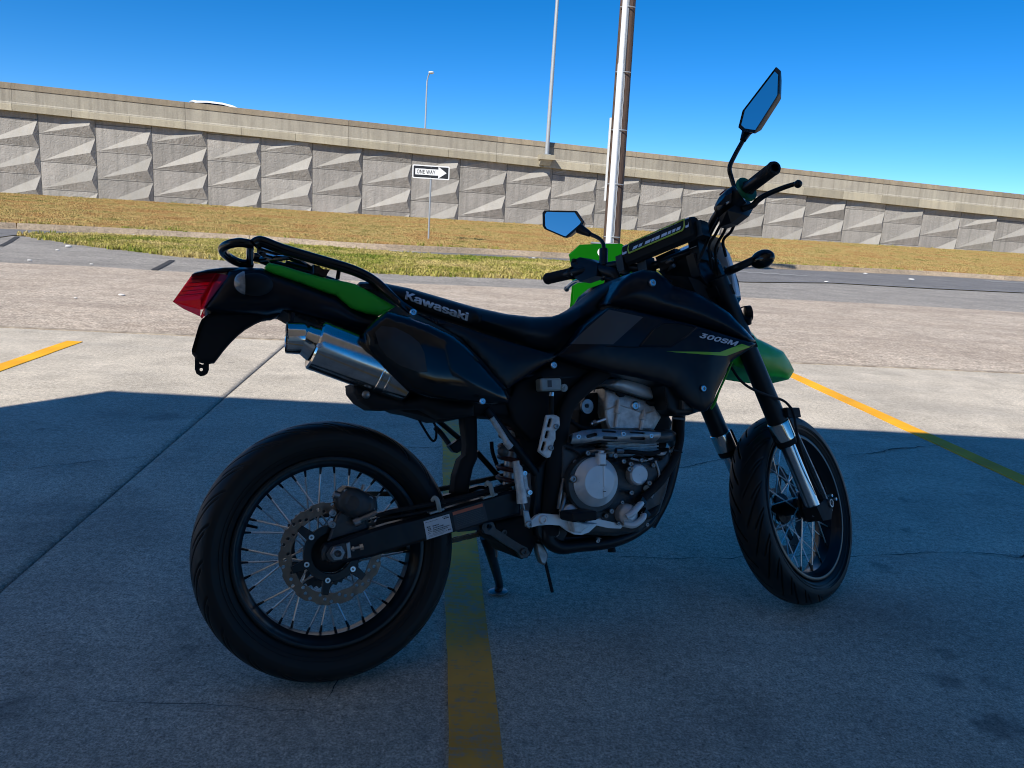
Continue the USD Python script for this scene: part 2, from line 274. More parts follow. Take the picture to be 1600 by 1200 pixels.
def TM(v, f): return trimesh.Trimesh(np.asarray(v, float), np.asarray(f, int), process=False)
def cat(ms): return trimesh.util.concatenate([m if isinstance(m, trimesh.Trimesh) else TM(*meshkit.arrays(m)[:2]) for m in ms])
def box(a, b, bev=0.0):
    a, b = np.minimum(a, b), np.maximum(a, b)
    if bev <= 0:
        m = trimesh.creation.box(extents=b - a); m.apply_translation((a + b) / 2); return m
    pts = []
    for k in range(3):
        lo, hi = a + bev, b - bev; lo[k], hi[k] = a[k], b[k]
        for i in range(8): pts.append([hi[j] if i >> j & 1 else lo[j] for j in range(3)])
    return trimesh.convex.convex_hull(np.array(pts))
def hull(pts): return trimesh.convex.convex_hull(np.asarray(pts, float))
def cr(pts, n=6, closed=False):
    """Catmull-Rom curve through the points"""
    P = np.asarray(pts, float); N = len(P)
    if N < 3 and not closed: return P
    out = []
    for i in range(N if closed else N - 1):
        if closed: p0, p1, p2, p3 = P[(i - 1) % N], P[i], P[(i + 1) % N], P[(i + 2) % N]
        else: p1, p2 = P[i], P[i + 1]; p0 = P[i - 1] if i else 2 * p1 - p2; p3 = P[i + 2] if i + 2 < N else 2 * p2 - p1
        for k in range(n):
            t = k / n
            out.append(0.5 * (2 * p1 + (p2 - p0) * t + (2 * p0 - 5 * p1 + 4 * p2 - p3) * t * t + (3 * p1 - p0 - 3 * p2 + p3) * t ** 3))
    if not closed: out.append(P[-1])
    return np.array(out)
def tube(pts, r, n=10, sm=6, closed=False, flat=1.0):
    P = cr(pts, sm, closed) if sm else np.asarray(pts, float)
    R = np.interp(np.linspace(0, 1, len(P)), np.linspace(0, 1, len(r)), r) if np.ndim(r) else np.full(len(P), r)
    T = np.roll(P, -1, 0) - np.roll(P, 1, 0) if closed else np.gradient(P, axis=0)
    T /= np.maximum(np.linalg.norm(T, axis=1, keepdims=True), 1e-12)
    a = np.array([0, 0, 1.0]) if abs(T[0, 2]) < 0.9 else np.array([1.0, 0, 0])
    N = np.cross(T[0], a); N /= np.linalg.norm(N); V = []
    ang = np.linspace(0, 2 * np.pi, n, endpoint=False)
    for i in range(len(P)):
        N = N - T[i] * (N @ T[i]); N /= np.linalg.norm(N); B = np.cross(T[i], N)
        V.append(P[i] + R[i] * (np.cos(ang)[:, None] * N + flat * np.sin(ang)[:, None] * B))
    V = np.concatenate(V); F = []
    L = len(P)
    for i in range(L if closed else L - 1):
        a0, b0 = i * n, ((i + 1) % L) * n
        for k in range(n):
            k2 = (k + 1) % n; F += [[a0 + k, a0 + k2, b0 + k2], [a0 + k, b0 + k2, b0 + k]]
    if not closed:
        c0 = len(V); V = np.vstack([V, P[0], P[-1]])
        e = (L - 1) * n
        for k in range(n):
            k2 = (k + 1) % n; F += [[c0, k2, k], [c0 + 1, e + k, e + k2]]
    return TM(V, F)
def lathe(prof, n=96, closed=False):
    """profile of (r, y) about the y axis"""
    p = np.asarray(prof, float); a = np.linspace(0, 2 * np.pi, n, endpoint=False); m = len(p)
    V = np.stack([p[None, :, 0] * np.cos(a)[:, None], np.broadcast_to(p[None, :, 1], (n, m)), p[None, :, 0] * np.sin(a)[:, None]], -1).reshape(-1, 3)
    F = []
    for i in range(n):
        i2 = (i + 1) % n
        for k in range(m if closed else m - 1):
            k2 = (k + 1) % m; F += [[i * m + k, i * m + k2, i2 * m + k2], [i * m + k, i2 * m + k2, i2 * m + k]]
    t = TM(V, F); return t
def lathe_to(prof, P0, P1, n=32):
    """profile of (r, s): s metres from P0 towards P1"""
    m = lathe(prof, n); d = np.asarray(P1, float) - P0; d /= np.linalg.norm(d)
    a = np.cross(d, [0, 0, 1.0] if abs(d[2]) < 0.9 else [1.0, 0, 0]); a /= np.linalg.norm(a); b = np.cross(a, d)
    m.vertices = np.asarray(P0) + m.vertices[:, [0]] * a + m.vertices[:, [1]] * d + m.vertices[:, [2]] * b
    return m
def mitre(P, d):
    """inset a closed counter-clockwise polygon by d"""
    P = np.asarray(P, float); a = P - np.roll(P, 1, 0); b = np.roll(P, -1, 0) - P
    a /= np.linalg.norm(a, axis=1, keepdims=True) + 1e-12; b /= np.linalg.norm(b, axis=1, keepdims=True) + 1e-12
    na, nb = np.stack([-a[:, 1], a[:, 0]], 1), np.stack([-b[:, 1], b[:, 0]], 1)
    m = na + nb; k = (m * m).sum(1, keepdims=True); m = m / np.maximum(k, 0.5) * 2 * 0.5 * 2 / 1
    m = (na + nb) / np.maximum(1 + (na * nb).sum(1, keepdims=True), 0.35)
    return P + m * d
def extr(P2, holes=(), y0=0.0, y1=1.0, bev=0.0):
    """polygon in (x, z), extruded along y from y0 (near face, chamfered) to y1"""
    poly = Polygon(P2, holes)
    if not poly.is_valid: poly = poly.buffer(0)
    if poly.geom_type != 'Polygon': poly = max(poly.geoms, key=lambda g: g.area)
    poly = shapely.geometry.polygon.orient(poly, 1.0)
    rings = [np.array(poly.exterior.coords)[:-1]] + [np.array(h.coords)[:-1] for h in poly.interiors]
    s = 1 if y1 > y0 else -1
    ins = [mitre(r, bev) for r in rings] if bev else rings
    V, F = [], []
    flat = Polygon(ins[0], ins[1:])
    if bev and not flat.is_valid: flat, ins = poly, rings
    v2, f2 = trimesh.creation.triangulate_polygon(flat, engine="earcut")
    o = 0
    V.append(np.stack([v2[:, 0], np.full(len(v2), y0), v2[:, 1]], 1)); F.append(f2 if s < 0 else f2); o += len(v2)
    vb, fb = trimesh.creation.triangulate_polygon(poly, engine="earcut")
    V.append(np.stack([vb[:, 0], np.full(len(vb), y1), vb[:, 1]], 1)); F.append(fb[:, ::-1] + o); o += len(vb)
    for r, q in zip(rings, ins):
        n = len(r); st_ = [np.stack([q[:, 0], np.full(n, y0), q[:, 1]], 1)]
        if bev: st_.append(np.stack([r[:, 0], np.full(n, y0 + s * bev), r[:, 1]], 1))
        st_.append(np.stack([r[:, 0], np.full(n, y1), r[:, 1]], 1))
        for k in range(len(st_) - 1):
            V += [st_[k], st_[k + 1]]; i = np.arange(n); j = (i + 1) % n
            F.append(np.stack([o + i, o + n + i, o + n + j], 1)); F.append(np.stack([o + i, o + n + j, o + j], 1)); o += 2 * n
    m = TM(np.concatenate(V), np.concatenate(F)); m.merge_vertices(); trimesh.repair.fix_normals(m)
    return m
def pxa(P): return np.asarray(P, float)
def plate(P, Y, th, bev=0.003, holes=(), fn=None):
    """a plate whose near face lies on the plane y=Y of the motorcycle, outlined as the photograph shows it"""
    fn = fn or un
    A = pxa(P); q = fn(A[:, 0], A[:, 1], Y)[:, [0, 2]]
    H = []
    for h in holes:
        h = pxa(h); H.append(fn(h[:, 0], h[:, 1], Y)[:, [0, 2]])
    return extr(q, H, Y, Y + th, bev)
class Pillow:
    def __init__(s, P, Ye, bulge, rim, fn=None, smooth=0, crown=0.0, crim=60.0):
        s.crown, s.crim = crown, crim
        s.P = cr(P, smooth, True) if smooth else pxa(P)
        s.poly = Polygon(s.P).buffer(0); s.Ye, s.bulge, s.rim, s.fn = Ye, bulge, rim, fn or un
        if s.poly.geom_type != 'Polygon': s.poly = max(s.poly.geoms, key=lambda g: g.area)
    def y(s, px, py):
        px, py = np.asarray(px, float), np.asarray(py, float)
        d = shapely.distance(s.poly.exterior, shapely.points(px, py)); d = np.where(shapely.contains_xy(s.poly, px, py), d, 0)
        t = np.clip(d / s.rim, 0, 1)
        ye = s.Ye(px, py) if callable(s.Ye) else s.Ye
        u = np.clip(d / s.crim, 0, 1); return ye - s.bulge * np.sqrt(np.maximum(0, 1 - (1 - t) ** 2)) - s.crown * (1 - (1 - u) ** 2)
    def mesh(s, back=None, mirror=False, step=6.0, ystrip=0.0):
        ext = s.poly.exterior; n = max(24, int(ext.length / step))
        co = np.array(ext.coords)[:-1]; seg = []
        for i in range(len(co)):
            a, b = co[i], co[(i + 1) % len(co)]; k = max(1, int(np.linalg.norm(b - a) / step))
            seg.append(a + (b - a) * (np.arange(k) / k)[:, None])
        B = np.concatenate(seg); nb = len(B)
        x0, y0, x1, y1 = s.poly.bounds
        gx, gy = np.meshgrid(np.arange(x0, x1, step), np.arange(y0, y1, step)); gx[1::2] += step / 2
        g = np.stack([gx.ravel(), gy.ravel()], 1)
        inn = shapely.contains_xy(s.poly, g[:, 0], g[:, 1]); dd = shapely.distance(ext, shapely.points(g))
        # an inner ring close to the rim keeps the rounding smooth
        rings = []
        for f in (0.08, 0.25, 0.5):
            q = s.poly.buffer(-s.rim * f)
            for gm in getattr(q, 'geoms', [q]):
                if gm.is_empty: continue
                L = gm.exterior.length
                rings += [gm.exterior.interpolate(t).coords[0] for t in np.arange(0, L, step * 0.9)]
        g = g[inn & (dd > s.rim * 0.62)] if s.rim > step else g[inn & (dd > step * 0.6)]
        A = np.vstack([B] + ([np.array(rings)] if rings else []) + [g])
        tri = Delaunay(A).simplices; c = A[tri].mean(1)
        tri = tri[shapely.contains_xy(s.poly, c[:, 0], c[:, 1])]
        e1, e2 = A[tri[:, 1]] - A[tri[:, 0]], A[tri[:, 2]] - A[tri[:, 0]]
        ar = e1[:, 0] * e2[:, 1] - e1[:, 1] * e2[:, 0]; tri = tri[np.abs(ar) > 1e-6]; ar = ar[np.abs(ar) > 1e-6]
        tri = np.where((ar > 0)[:, None], tri[:, ::-1], tri)          # facing the viewer
        Y = s.y(A[:, 0], A[:, 1]); Fr = s.fn(A[:, 0], A[:, 1], Y)
        Bk = Fr.copy()
        Bk[:, 1] = -Fr[:, 1] if mirror else back
        n0 = len(A); i = np.arange(nb); j = (i + 1) % nb
        side = np.vstack([np.stack([i, n0 + i, n0 + j], 1), np.stack([i, n0 + j, j], 1)])
        m = TM(np.vstack([Fr, Bk]), np.vstack([tri, tri[:, ::-1] + n0, side])); trimesh.repair.fix_normals(m)
        return m
def sub2(m, maxe):
    v, f = trimesh.remesh.subdivide_to_size(m.vertices, m.faces, maxe); return TM(v, f)
def decal(P, pil, lift=0.0012, th=0.0008, step=8.0):
    """thin sheet with an outline in the photograph, laid on a curved panel"""
    poly = Polygon(P).buffer(0)
    v2, f2 = trimesh.creation.triangulate_polygon(poly, engine="earcut")
    m = sub2(TM(np.c_[v2, np.zeros(len(v2))], f2), step); m.merge_vertices()
    q = pil.fn(m.vertices[:, 0], m.vertices[:, 1], pil.y(m.vertices[:, 0], m.vertices[:, 1]) - lift)
    return TM(q, m.faces)
def text_decal(text, o, e1, e2, pil, lift=0.0014, Y=None, fn=None, bold=True, shear=0.0):
    """lettering: origin o, e1 = px per em height along the baseline, e2 = px of one capital height up"""
    m = meshkit.text_mesh(text, 1.0, depth=0.02, bold=bold); v = m.vertices
    px = o[0] + (v[:, 0] + shear * v[:, 1]) * e1[0] + v[:, 1] * e2[0]; py = o[1] + (v[:, 0] + shear * v[:, 1]) * e1[1] + v[:, 1] * e2[1]
    yy = (pil.y(px, py) if pil else np.full(len(px), Y)) - lift - (v[:, 2] > 0.01) * 0.0006
    f = (pil.fn if pil else (fn or un))
    return TM(f(px, py, yy), m.faces)
def bolt(px, py, Y, r, fn=None, n=18):
    P = (fn or un)(px, py, Y); prof = [(0.001, 0.35 * r), (0.42 * r, 0.35 * r), (0.5 * r, -0.05 * r), (0.82 * r, -0.05 * r), (r, 0.15 * r), (r, 0.9 * r)]
    m = lathe(prof, n); m.vertices = m.vertices + P; return m
def hexnut(px, py, Y, r, h, fn=None):
    P = (fn or un)(px, py, Y); m = lathe([(0.001, 0), (0.9 * r, 0), (r, 0.15 * h), (r, h)], 6); m.vertices = m.vertices + P; return m
def tpx(path, r, fn=None, **k):
    """a tube along (px, py, Y) points"""
    fn = fn or un
    return tube([fn(a, b, c) for a, b, c in path], r, **k)
def ball(P, r, s=(1, 1, 1), sub=3):
    m = trimesh.creation.icosphere(subdivisions=sub, radius=1.0); m.vertices = m.vertices * np.asarray(s) * r + P; return m
def disc_px(cx, cy, rx, ry, n=32, a0=0.0):
    a = np.linspace(0, 2 * np.pi, n, endpoint=False) + a0; return [(cx + rx * math.cos(t), cy + ry * math.sin(t)) for t in a]
rng = np.random.default_rng(7)

# ------------------------------------------------------------------ ground, lot, road
def sheet(name, xy, z, mat, parent=None, kind='structure', maxe=None, label=None, catg=None):
    v, f = trimesh.creation.triangulate_polygon(Polygon(xy).buffer(0), engine="earcut")
    m = TM(np.c_[v, np.full(len(v), z)], f)
    if m.face_normals[0][2] < 0: m.faces = m.faces[:, ::-1]
    if maxe: m = sub2(m, maxe)
    p = obj(name, m, mat, parent, smooth=False); tag(p, label, catg, kind=kind); return p
def G(pts, z=0.0):
    A = pxa(pts); return ground(A[:, 0], A[:, 1], z)[:, :2]

tag(obj('ground', TM([[-1500, -1500, -0.03], [1500, -1500, -0.03], [1500, 1500, -0.03], [-1500, 1500, -0.03]], [[0, 1, 2], [0, 2, 3]]), 'dry_grass', smooth=False), kind='structure')

TH = -0.10606; LD = np.array([math.sin(TH), math.cos(TH)]); LN = np.array([math.cos(TH), -math.sin(TH)])      # stall line direction and normal
C0, SP = 0.12519, 2.78
def lot(u, v): return LN * u + LD * v                                # lot coordinates: u across the stalls, v away from the store
# far curb foot and the line where the road meets the grass island, from the photograph
FAR = G([(-160, 349), (0, 356), (200, 365.5), (400, 376.5), (560, 388), (760, 396.5), (885, 403), (1200, 418.5), (1450, 430), (1600, 439), (1800, 449)])
FAR = np.vstack([FAR[0] + [-30.0, -7.0], FAR[0] + [-14.0, -3.3], FAR, FAR[-1] + [12.0, 5.0], FAR[-1] + [26.0, 10.0]])
FARs = cr(FAR, 8)
NE = G([(38, 367.5), (100, 367.5), (200, 371.5), (400, 380), (485, 388), (650, 400), (800, 407), (885, 412), (1010, 420)])
SE = G([(1060, 431), (1000, 437), (885, 436.5), (800, 434), (650, 430), (575, 425), (450, 415), (350, 406), (265, 399), (125, 382)])
tag(obj('joint_bed', TM([[-14, -6, -0.016], [14, -6, -0.016], [14, 8, -0.016], [-14, 8, -0.016]], [[0, 1, 2], [0, 2, 3]]), 'joint_filler', smooth=False), kind='structure')
far2 = FARs + np.array([-0.22, 0.97]) * 0.05
sheet('asphalt_apron', np.vstack([[[-60, 6.4], [60, 6.4], [60, 24.0]], G([(1600, 458), (1450, 451), (1300, 442.5), (1165, 441), (1060, 436), (885, 424), (650, 412), (400, 390), (100, 373), (20, 368), (0, 371)])[0:], [[-60, 19.0]]]), -0.008, 'apron_asphalt')
sheet('road', np.vstack([[far2[0] + [-45, -8]], far2, [far2[-1] + [40, 11]], [[60, 26.0]], G([(1600, 457), (1450, 450), (1300, 441.5), (1165, 440), (1060, 435)]), G([(885, 424), (650, 412), (400, 390), (100, 372), (20, 367), (0, 370)]), [[-60, 17.0]]]), -0.004, 'road_asphalt')
# reddish worn aggregate lot
RD = G([(-200, 398), (0, 410), (160, 417), (240, 422.5), (300, 425.5), (620, 442), (870, 452), (1170, 465), (1380, 475), (1600, 488), (1900, 505)])
JV = 6.62
jl, jr = lot(-13, JV), lot(13, JV)
sheet('aggregate_lot', np.vstack([[[-40, 5.2]], [jl], [jr], [[40, 9.0]], [RD[-1] + [14, 3]], RD[::-1], [RD[0] + [-25, -1]]]), 0.0, 'worn_aggregate', maxe=3.0)
tag(obj('joint_strip', box(np.array([-12, JV - .058, -.02]), np.array([12, JV + .012, .004])), 'joint_sand', smooth=False), kind='structure')
js_ = stage.GetPrimAtPath('/World/joint_strip'); mj = np.eye(4); mj[0, :2] = LN; mj[1, :2] = LD; UsdGeom.Xformable(js_).AddTransformOp().Set(Gf.Matrix4d(*mj.ravel().tolist()))

# near slabs, cast against each other, with oil drops and tyre tracks as stains
lotx = xf('concrete_lot'); tag(lotx, kind='structure')
def seg_d(P, a, b):
    a, b = np.asarray(a), np.asarray(b); t = np.clip(((P - a) @ (b - a)) / ((b - a) @ (b - a)), 0, 1); return np.linalg.norm(P - a - t[:, None] * (b - a), axis=1)
SPOTS = [(255, 652, .085, .6), (180, 648, .05, .25), (1375, 884, .03, .65), (1385, 893, .022, .5), (1412, 828, .02, .7), (1480, 1065, .035, .8), (1548, 1065, .04, .5), (1556, 1137, .045, .9), (1562, 1124, .02, .8), (1598, 1143, .03, .8), (1400, 1125, .13, .2), (1350, 1110, .10, .15), (1450, 1150, .07, .2),
         (1473, 1019, .025, .6), (1526, 898, .018, .5), (1412, 780, .022, .8), (1075, 803, .012, .5), (905, 965, .012, .5), (1190, 958, .016, .6), (100, 790, .10, .3), (70, 835, .13, .4), (120, 828, .10, .35), (5, 1108, .05, .7), (64, 671, .015, .7), (660, 1150, .018, .5), (1070, 1070, .02, .3), (690, 1090, .3, .12), (1050, 1010, .45, .12), (940, 945, .3, .10), (250, 1130, .3, .16), (800, 1120, .35, .12), (30, 655, .01, .8), (212, 612, .012, 1.), (172, 611, .016, 1.), (131, 615, .009, .9), (361, 566, .012, .8), (79, 592, .02, .5), (1454, 653, .014, .4)]
SG = [(ground(a, b)[:2], r, s) for a, b, r, s in SPOTS]
TRK = [(ground(340, 925)[:2], ground(215, 1200)[:2], .09, .55), (ground(300, 1000)[:2], ground(240, 1120)[:2], .05, .35), (ground(385, 1060)[:2], ground(330, 1200)[:2], .05, .30), (ground(1090, 985)[:2], ground(1400, 1180)[:2], .12, .12), (ground(620, 1090)[:2], ground(520, 1200)[:2], .10, .18)]
def slab(u0, u1, v0, v1, step):
    nu, nv = int((u1 - u0) / step) + 1, int((v1 - v0) / step) + 1
    U, V = np.meshgrid(np.linspace(u0, u1, nu), np.linspace(v0, v1, nv), indexing='ij')
    # the sawn edge wanders a little
    XY = U[..., None] * LN + V[..., None] * LD; P = XY.reshape(-1, 2)
    p3 = np.c_[P, np.zeros(len(P))]
    z = (meshkit.fbm(p3 * 1.3, 4, 3) - 0.5) * 0.002
    e = np.minimum.reduce([U - u0, u1 - U, V - v0, v1 - V]).ravel(); z -= 0.004 * np.clip(1 - e / (1.2 * step), 0, 1)
    s = np.zeros(len(P)); wob = meshkit.fbm(p3 * 26, 4, 11); wob2 = meshkit.fbm(p3 * 5, 4, 5)
    for c, r, a in SG:
        d = np.linalg.norm((P - c) * [1.0, 1.0], axis=1) + (wob - 0.5) * r * 1.5
        s = np.maximum(s, .65 * a * np.clip((r - d) / (0.5 * r) + 0.5, 0, 1))
    for a, b, w, k in TRK:
        d = seg_d(P, a, b); s = np.maximum(s, k * np.exp(-(d / w) ** 2) * np.clip((meshkit.fbm(p3 * 45, 3, 9) - 0.38) * 4, 0, 1) * np.clip(wob2 * 1.6 - 0.2, 0, 1))
    s = np.maximum(s, np.clip((wob2 - 0.58) * 1.4, 0, 0.16)); s = np.maximum(s, 0.07 * np.clip((meshkit.fbm(p3 * 1.1, 5, 21) - 0.5) * 6, 0, 1))
    e2_ = np.minimum(U - u0, u1 - U).ravel(); s = np.maximum(s, 0.35 * np.clip((0.018 - e2_) / 0.018, 0, 1))
    i = (np.arange(nu - 1)[:, None] * nv + np.arange(nv - 1)[None]).ravel()
    F = np.vstack([np.stack([i, i + nv, i + nv + 1], 1), np.stack([i, i + nv + 1, i + 1], 1)])
    ring = np.concatenate([np.arange(nu) * nv, (nu - 1) * nv + np.arange(1, nv), (np.arange(nu - 2, -1, -1)) * nv + nv - 1, np.arange(nv - 2, 0, -1)])
    Vt_ = np.c_[P, z]; low = Vt_[ring].copy(); low[:, 2] = -0.03; n0 = len(Vt_); k = np.arange(len(ring)); k2 = (k + 1) % len(ring)
    F = np.vstack([F, np.stack([ring[k], n0 + k, n0 + k2], 1), np.stack([ring[k], n0 + k2, ring[k2]], 1)])
    m = TM(np.vstack([Vt_, low]), F)
    pr = obj('slab', m, 'slab_concrete', lotx, smooth=True)
    UsdGeom.PrimvarsAPI(pr).CreatePrimvar('stain', Sdf.ValueTypeNames.FloatArray, 'vertex').Set(Vt.FloatArray.FromNumpy(np.r_[s, s[ring]].astype(np.float32)))
J1 = float(np.mean([ground(0, 920)[:2] @ LN, ground(440, 545)[:2] @ LN, ground(225, 728)[:2] @ LN]))
slab(J1 - 6.0, J1 - 0.005, -2.0, JV - 0.04, 0.03)
slab(J1 + 0.005, J1 + 8.4, -2.0, JV - 0.04, 0.024)
slab(J1 + 8.412, J1 + 13.0, -2.0, JV - 0.04, 0.12)
# hairline cracks
def crack(pts, w, seed, z=0.0042):
    P = cr(G(pts), 14); n = len(P); p3 = np.c_[P, np.full(n, seed)]
    T = np.gradient(P, axis=0); T /= np.linalg.norm(T, axis=1, keepdims=True); N = np.stack([-T[:, 1], T[:, 0]], 1)
    P = P + N * ((meshkit.fbm(p3 * 9, 4, seed) - 0.5) * 0.07)[:, None]
    W = w * np.clip(meshkit.fbm(p3 * 14, 3, seed + 4) * 2.4 - 0.6, 0.08, 1.3)
    V = np.vstack([np.c_[P + N * W[:, None], np.full(n, z)], np.c_[P - N * W[:, None], np.full(n, z)]]); i = np.arange(n - 1)
    tag(obj('crack', TM(V, np.vstack([np.stack([i, n + i, n + i + 1], 1), np.stack([i, n + i + 1, i + 1], 1)])[:, ::-1]), 'crack_dark', lotx, smooth=False), 'hairline crack across the slab')
crack([(800, 869), (875, 873), (960, 874), (1030, 876), (1160, 871), (1330, 868), (1480, 866), (1600, 870)], 0.0022, 1)
crack([(1560, 868), (1580, 870), (1600, 867)], 0.006, 8)
crack([(1050, 729), (1072, 730), (1110, 722), (1150, 716)], 0.0035, 2)
crack([(1322, 713), (1340, 712), (1370, 709), (1400, 702), (1470, 697)], 0.005, 3)
crack([(0, 738), (60, 733), (130, 722), (200, 716), (248, 711)], 0.0022, 5)
crack([(560, 1010), (500, 1105), (440, 1110), (0, 1090)], 0.0012, 6)
crack([(630, 700), (660, 702), (690, 701)], 0.003, 7)
# black tar seams of the drive
def strip(name, pts, w, mat, z, parent=None):
    P = cr(G(pts), 6); T = np.gradient(P, axis=0); T /= np.linalg.norm(T, axis=1, keepdims=True); N = np.stack([-T[:, 1], T[:, 0]], 1); n = len(P)
    V = np.vstack([np.c_[P + N * w / 2, np.full(n, z)], np.c_[P - N * w / 2, np.full(n, z)]]); i = np.arange(n - 1)
    return obj(name, TM(V, np.vstack([np.stack([i, n + i, n + i + 1], 1), np.stack([i, n + i + 1, i + 1], 1)])[:, ::-1]), mat, parent, smooth=False)
tag(strip('tar_seam', [(240, 422), (256, 414), (269, 406.5)], 0.10, 'crack_dark', 0.003), kind='structure')
tag(strip('tar_seam', [(0, 384.5), (14, 378), (27, 369.5)], 0.10, 'crack_dark', 0.0), kind='structure')

# stall lines
def skirt(m, ring, z=-0.012):
    V = m.vertices[ring].copy(); V[:, 2] = z; n0 = len(m.vertices); k = np.arange(len(ring)); k2 = (k + 1) % len(ring); ring = np.asarray(ring)
    return TM(np.vstack([m.vertices, V]), np.vstack([m.faces, np.stack([ring[k], ring[k2], n0 + k2], 1), np.stack([ring[k], n0 + k2, n0 + k], 1)]))
def stall(k, v0, v1, w=0.112):
    u = C0 + k * SP; n = 90; v = np.linspace(v0, v1, n); wob = (meshkit.fbm(np.c_[v * 6, np.full(n, k), np.zeros(n)], 3, 2) - 0.5) * 0.012
    L = (u - w / 2 + wob)[:, None] * LN + v[:, None] * LD; R = (u + w / 2 + wob * .6)[:, None] * LN + v[:, None] * LD; i = np.arange(n - 1)
    return obj('stall_line', skirt(TM(np.vstack([np.c_[L, np.full(n, 0.0048)], np.c_[R, np.full(n, 0.0048)]]), np.vstack([np.stack([i, n + i, n + i + 1], 1), np.stack([i, n + i + 1, i + 1], 1)])), np.r_[np.arange(n), np.arange(2 * n - 1, n - 1, -1)]), 'worn_yellow_paint' if k == 0 else 'yellow_paint', smooth=False)
for k, e, lab in ((-1, 5.62, 'short bright yellow stall line at the left edge of the picture'), (0, 5.9, 'worn yellow stall line running towards the viewer under the motorcycle'), (1, 6.1, 'yellow stall line crossing from sun into shade right of the front wheel')):
    tag(stall(k, -1.9, e + 0.45), lab, 'parking line')
for pts, lab in (([(485, 384.7), (570, 389.5), (657, 394)], 'thin white lane dash on the road behind the luggage rack'), ([(1150, 424), (1262, 431)], 'white lane dash on the road right of the front indicator'), ([(1540, 438.6), (1620, 443.5)], 'white lane dash on the road at the right edge of the picture')):
    tag(strip('lane_dash', pts, 0.16, 'white_road_paint', 0.001), lab, 'lane marking')
LITTER = ['pale scrap on the grey apron nearest the left tip of the grass', 'small pale scrap beside the larger one on the grey apron', 'pale scrap on the road behind the left end of the grass island', 'small pale scrap at the left edge of the grey apron', 'tiny pale scrap on the pinkish lot left of the tail light', 'tiny pale scrap on the pinkish lot below the grey apron', 'tiny speck of litter on the pinkish lot near the left stall line', 'pale scrap on the road right of the front indicator', 'largest pale scrap lying on the road at the right', 'pale scrap where road meets apron at the right', 'small pale scrap on the road left of the far mirror', 'pale scrap on the road just below the far mirror']
for q, (px, py, s) in enumerate([(107, 386, .09), (90, 391.5, .05), (208, 367.5, .07), (46, 407.5, .05), (190, 462, .05), (143, 413.5, .04), (118, 466.5, .025), (1352, 428, .10), (1424, 437.5, .13), (1291, 441, .08), (834, 404, .08), (864, 410.5, .1)]):
    P = ground(px, py); m = trimesh.creation.icosphere(subdivisions=2, radius=1.0)
    m.vertices = m.vertices * (1 + 0.5 * (meshkit.fbm(m.vertices * 1.7 + q * 7, 3, q) - 0.5)[:, None]) * [s * .7, s * .6, s * .22] + [0, 0, s * .12]
    tag(obj('litter_scrap', m, 'pale_pebble', smooth=True, loc=np.zeros(3)), LITTER[q], 'litter', 'pale scraps on the pavement')
    stage.GetPrimAtPath(str(list(stage.GetPrimAtPath('/World').GetChildren())[-1].GetPath()))
    pr = list(stage.GetPrimAtPath('/World').GetChildren())[-1]; UsdGeom.Xformable(pr).AddTranslateOp().Set(Gf.Vec3d(float(P[0]), float(P[1]), 0.004))

# far kerb, in cast lengths
kerb = xf('kerb'); tag(kerb, kind='structure')
arc = np.r_[0, np.cumsum(np.linalg.norm(np.diff(FARs, axis=0), axis=1))]
def far_at(s): return np.stack([np.interp(s, arc, FARs[:, 0]), np.interp(s, arc, FARs[:, 1])], -1)
KL = 3.05; nk = int(arc[-1] / KL)
for k in range(nk):
    s = np.linspace(k * KL + 0.006, (k + 1) * KL - 0.006, 4); P = far_at(s); T = np.gradient(P, axis=0); T /= np.linalg.norm(T, axis=1, keepdims=True); N = np.stack([-T[:, 1], T[:, 0]], 1)
    prof = [(-0.42, -0.02), (-0.42, 0.004), (-0.03, -0.001), (0.0, 0.012), (0.045, 0.135), (0.075, 0.15), (0.19, 0.15), (0.20, 0.02)]
    V = np.concatenate([np.c_[P + N * a, np.full(4, b)] for a, b in prof]); F = []
    for a in range(len(prof) - 1):
        for i in range(3): F += [[a * 4 + i, a * 4 + i + 1, a * 4 + 5 + i], [a * 4 + i, a * 4 + 5 + i, a * 4 + 4 + i]]
    m = TM(V, F); m.faces = m.faces[:, ::-1]
    obj('kerb_stone', m, 'curb_concrete', kerb, smooth=25)

# ------------------------------------------------------------------ retaining wall of the highway ramp
W0 = np.array([0, 51.41, 0]); WA = math.radians(13.436); WD = np.array([math.cos(WA), math.sin(WA), 0]); WN = np.array([math.sin(WA), -math.cos(WA), 0])   # along the wall, and out of it towards the lot
def wp(s, d, z): return W0 + np.outer(np.atleast_1d(s), WD) + np.outer(np.broadcast_to(d, np.shape(np.atleast_1d(s))), WN) + np.outer(np.broadcast_to(z, np.shape(np.atleast_1d(s))), [0, 0, 1.0])
def wall_s(px, py):
    v = ray(px, py); p = CP + v * (((W0 - CP) @ WN) / (v @ WN)); return float((p - W0) @ WD)
CB = [wall_s(*c) for c in [(63, 250), (151.5, 260), (239, 265), (324.5, 270), (408, 280), (488, 285), (566, 290), (642.5, 290), (717.5, 300), (790, 310), (860.5, 310), (930, 320), (998, 330), (1065, 330)]]
c2 = [wall_s(*c) for c in [(1257, 340), (1318, 350), (1379.5, 355), (1440, 355), (1498, 360), (1555, 365)]]
CB += [CB[-1] + (c2[0] - CB[-1]) * t for t in (1 / 3, 2 / 3)] + c2
CB = [CB[0] - 2.95 * k for k in range(5, 0, -1)] + CB + [CB[-1] + 3.2 * k for k in range(1, 7)]
ztop = lambda s: 4.47 - 0.0253 * np.asarray(s)
zbase = lambda s: 0.82 + 0.002 * np.asarray(s)
wallx = xf('retaining_wall', loc=wp(0, 0, 0)[0]); tag(wallx, 'tall concrete retaining wall of patterned wedge panels carrying the highway', 'wall')
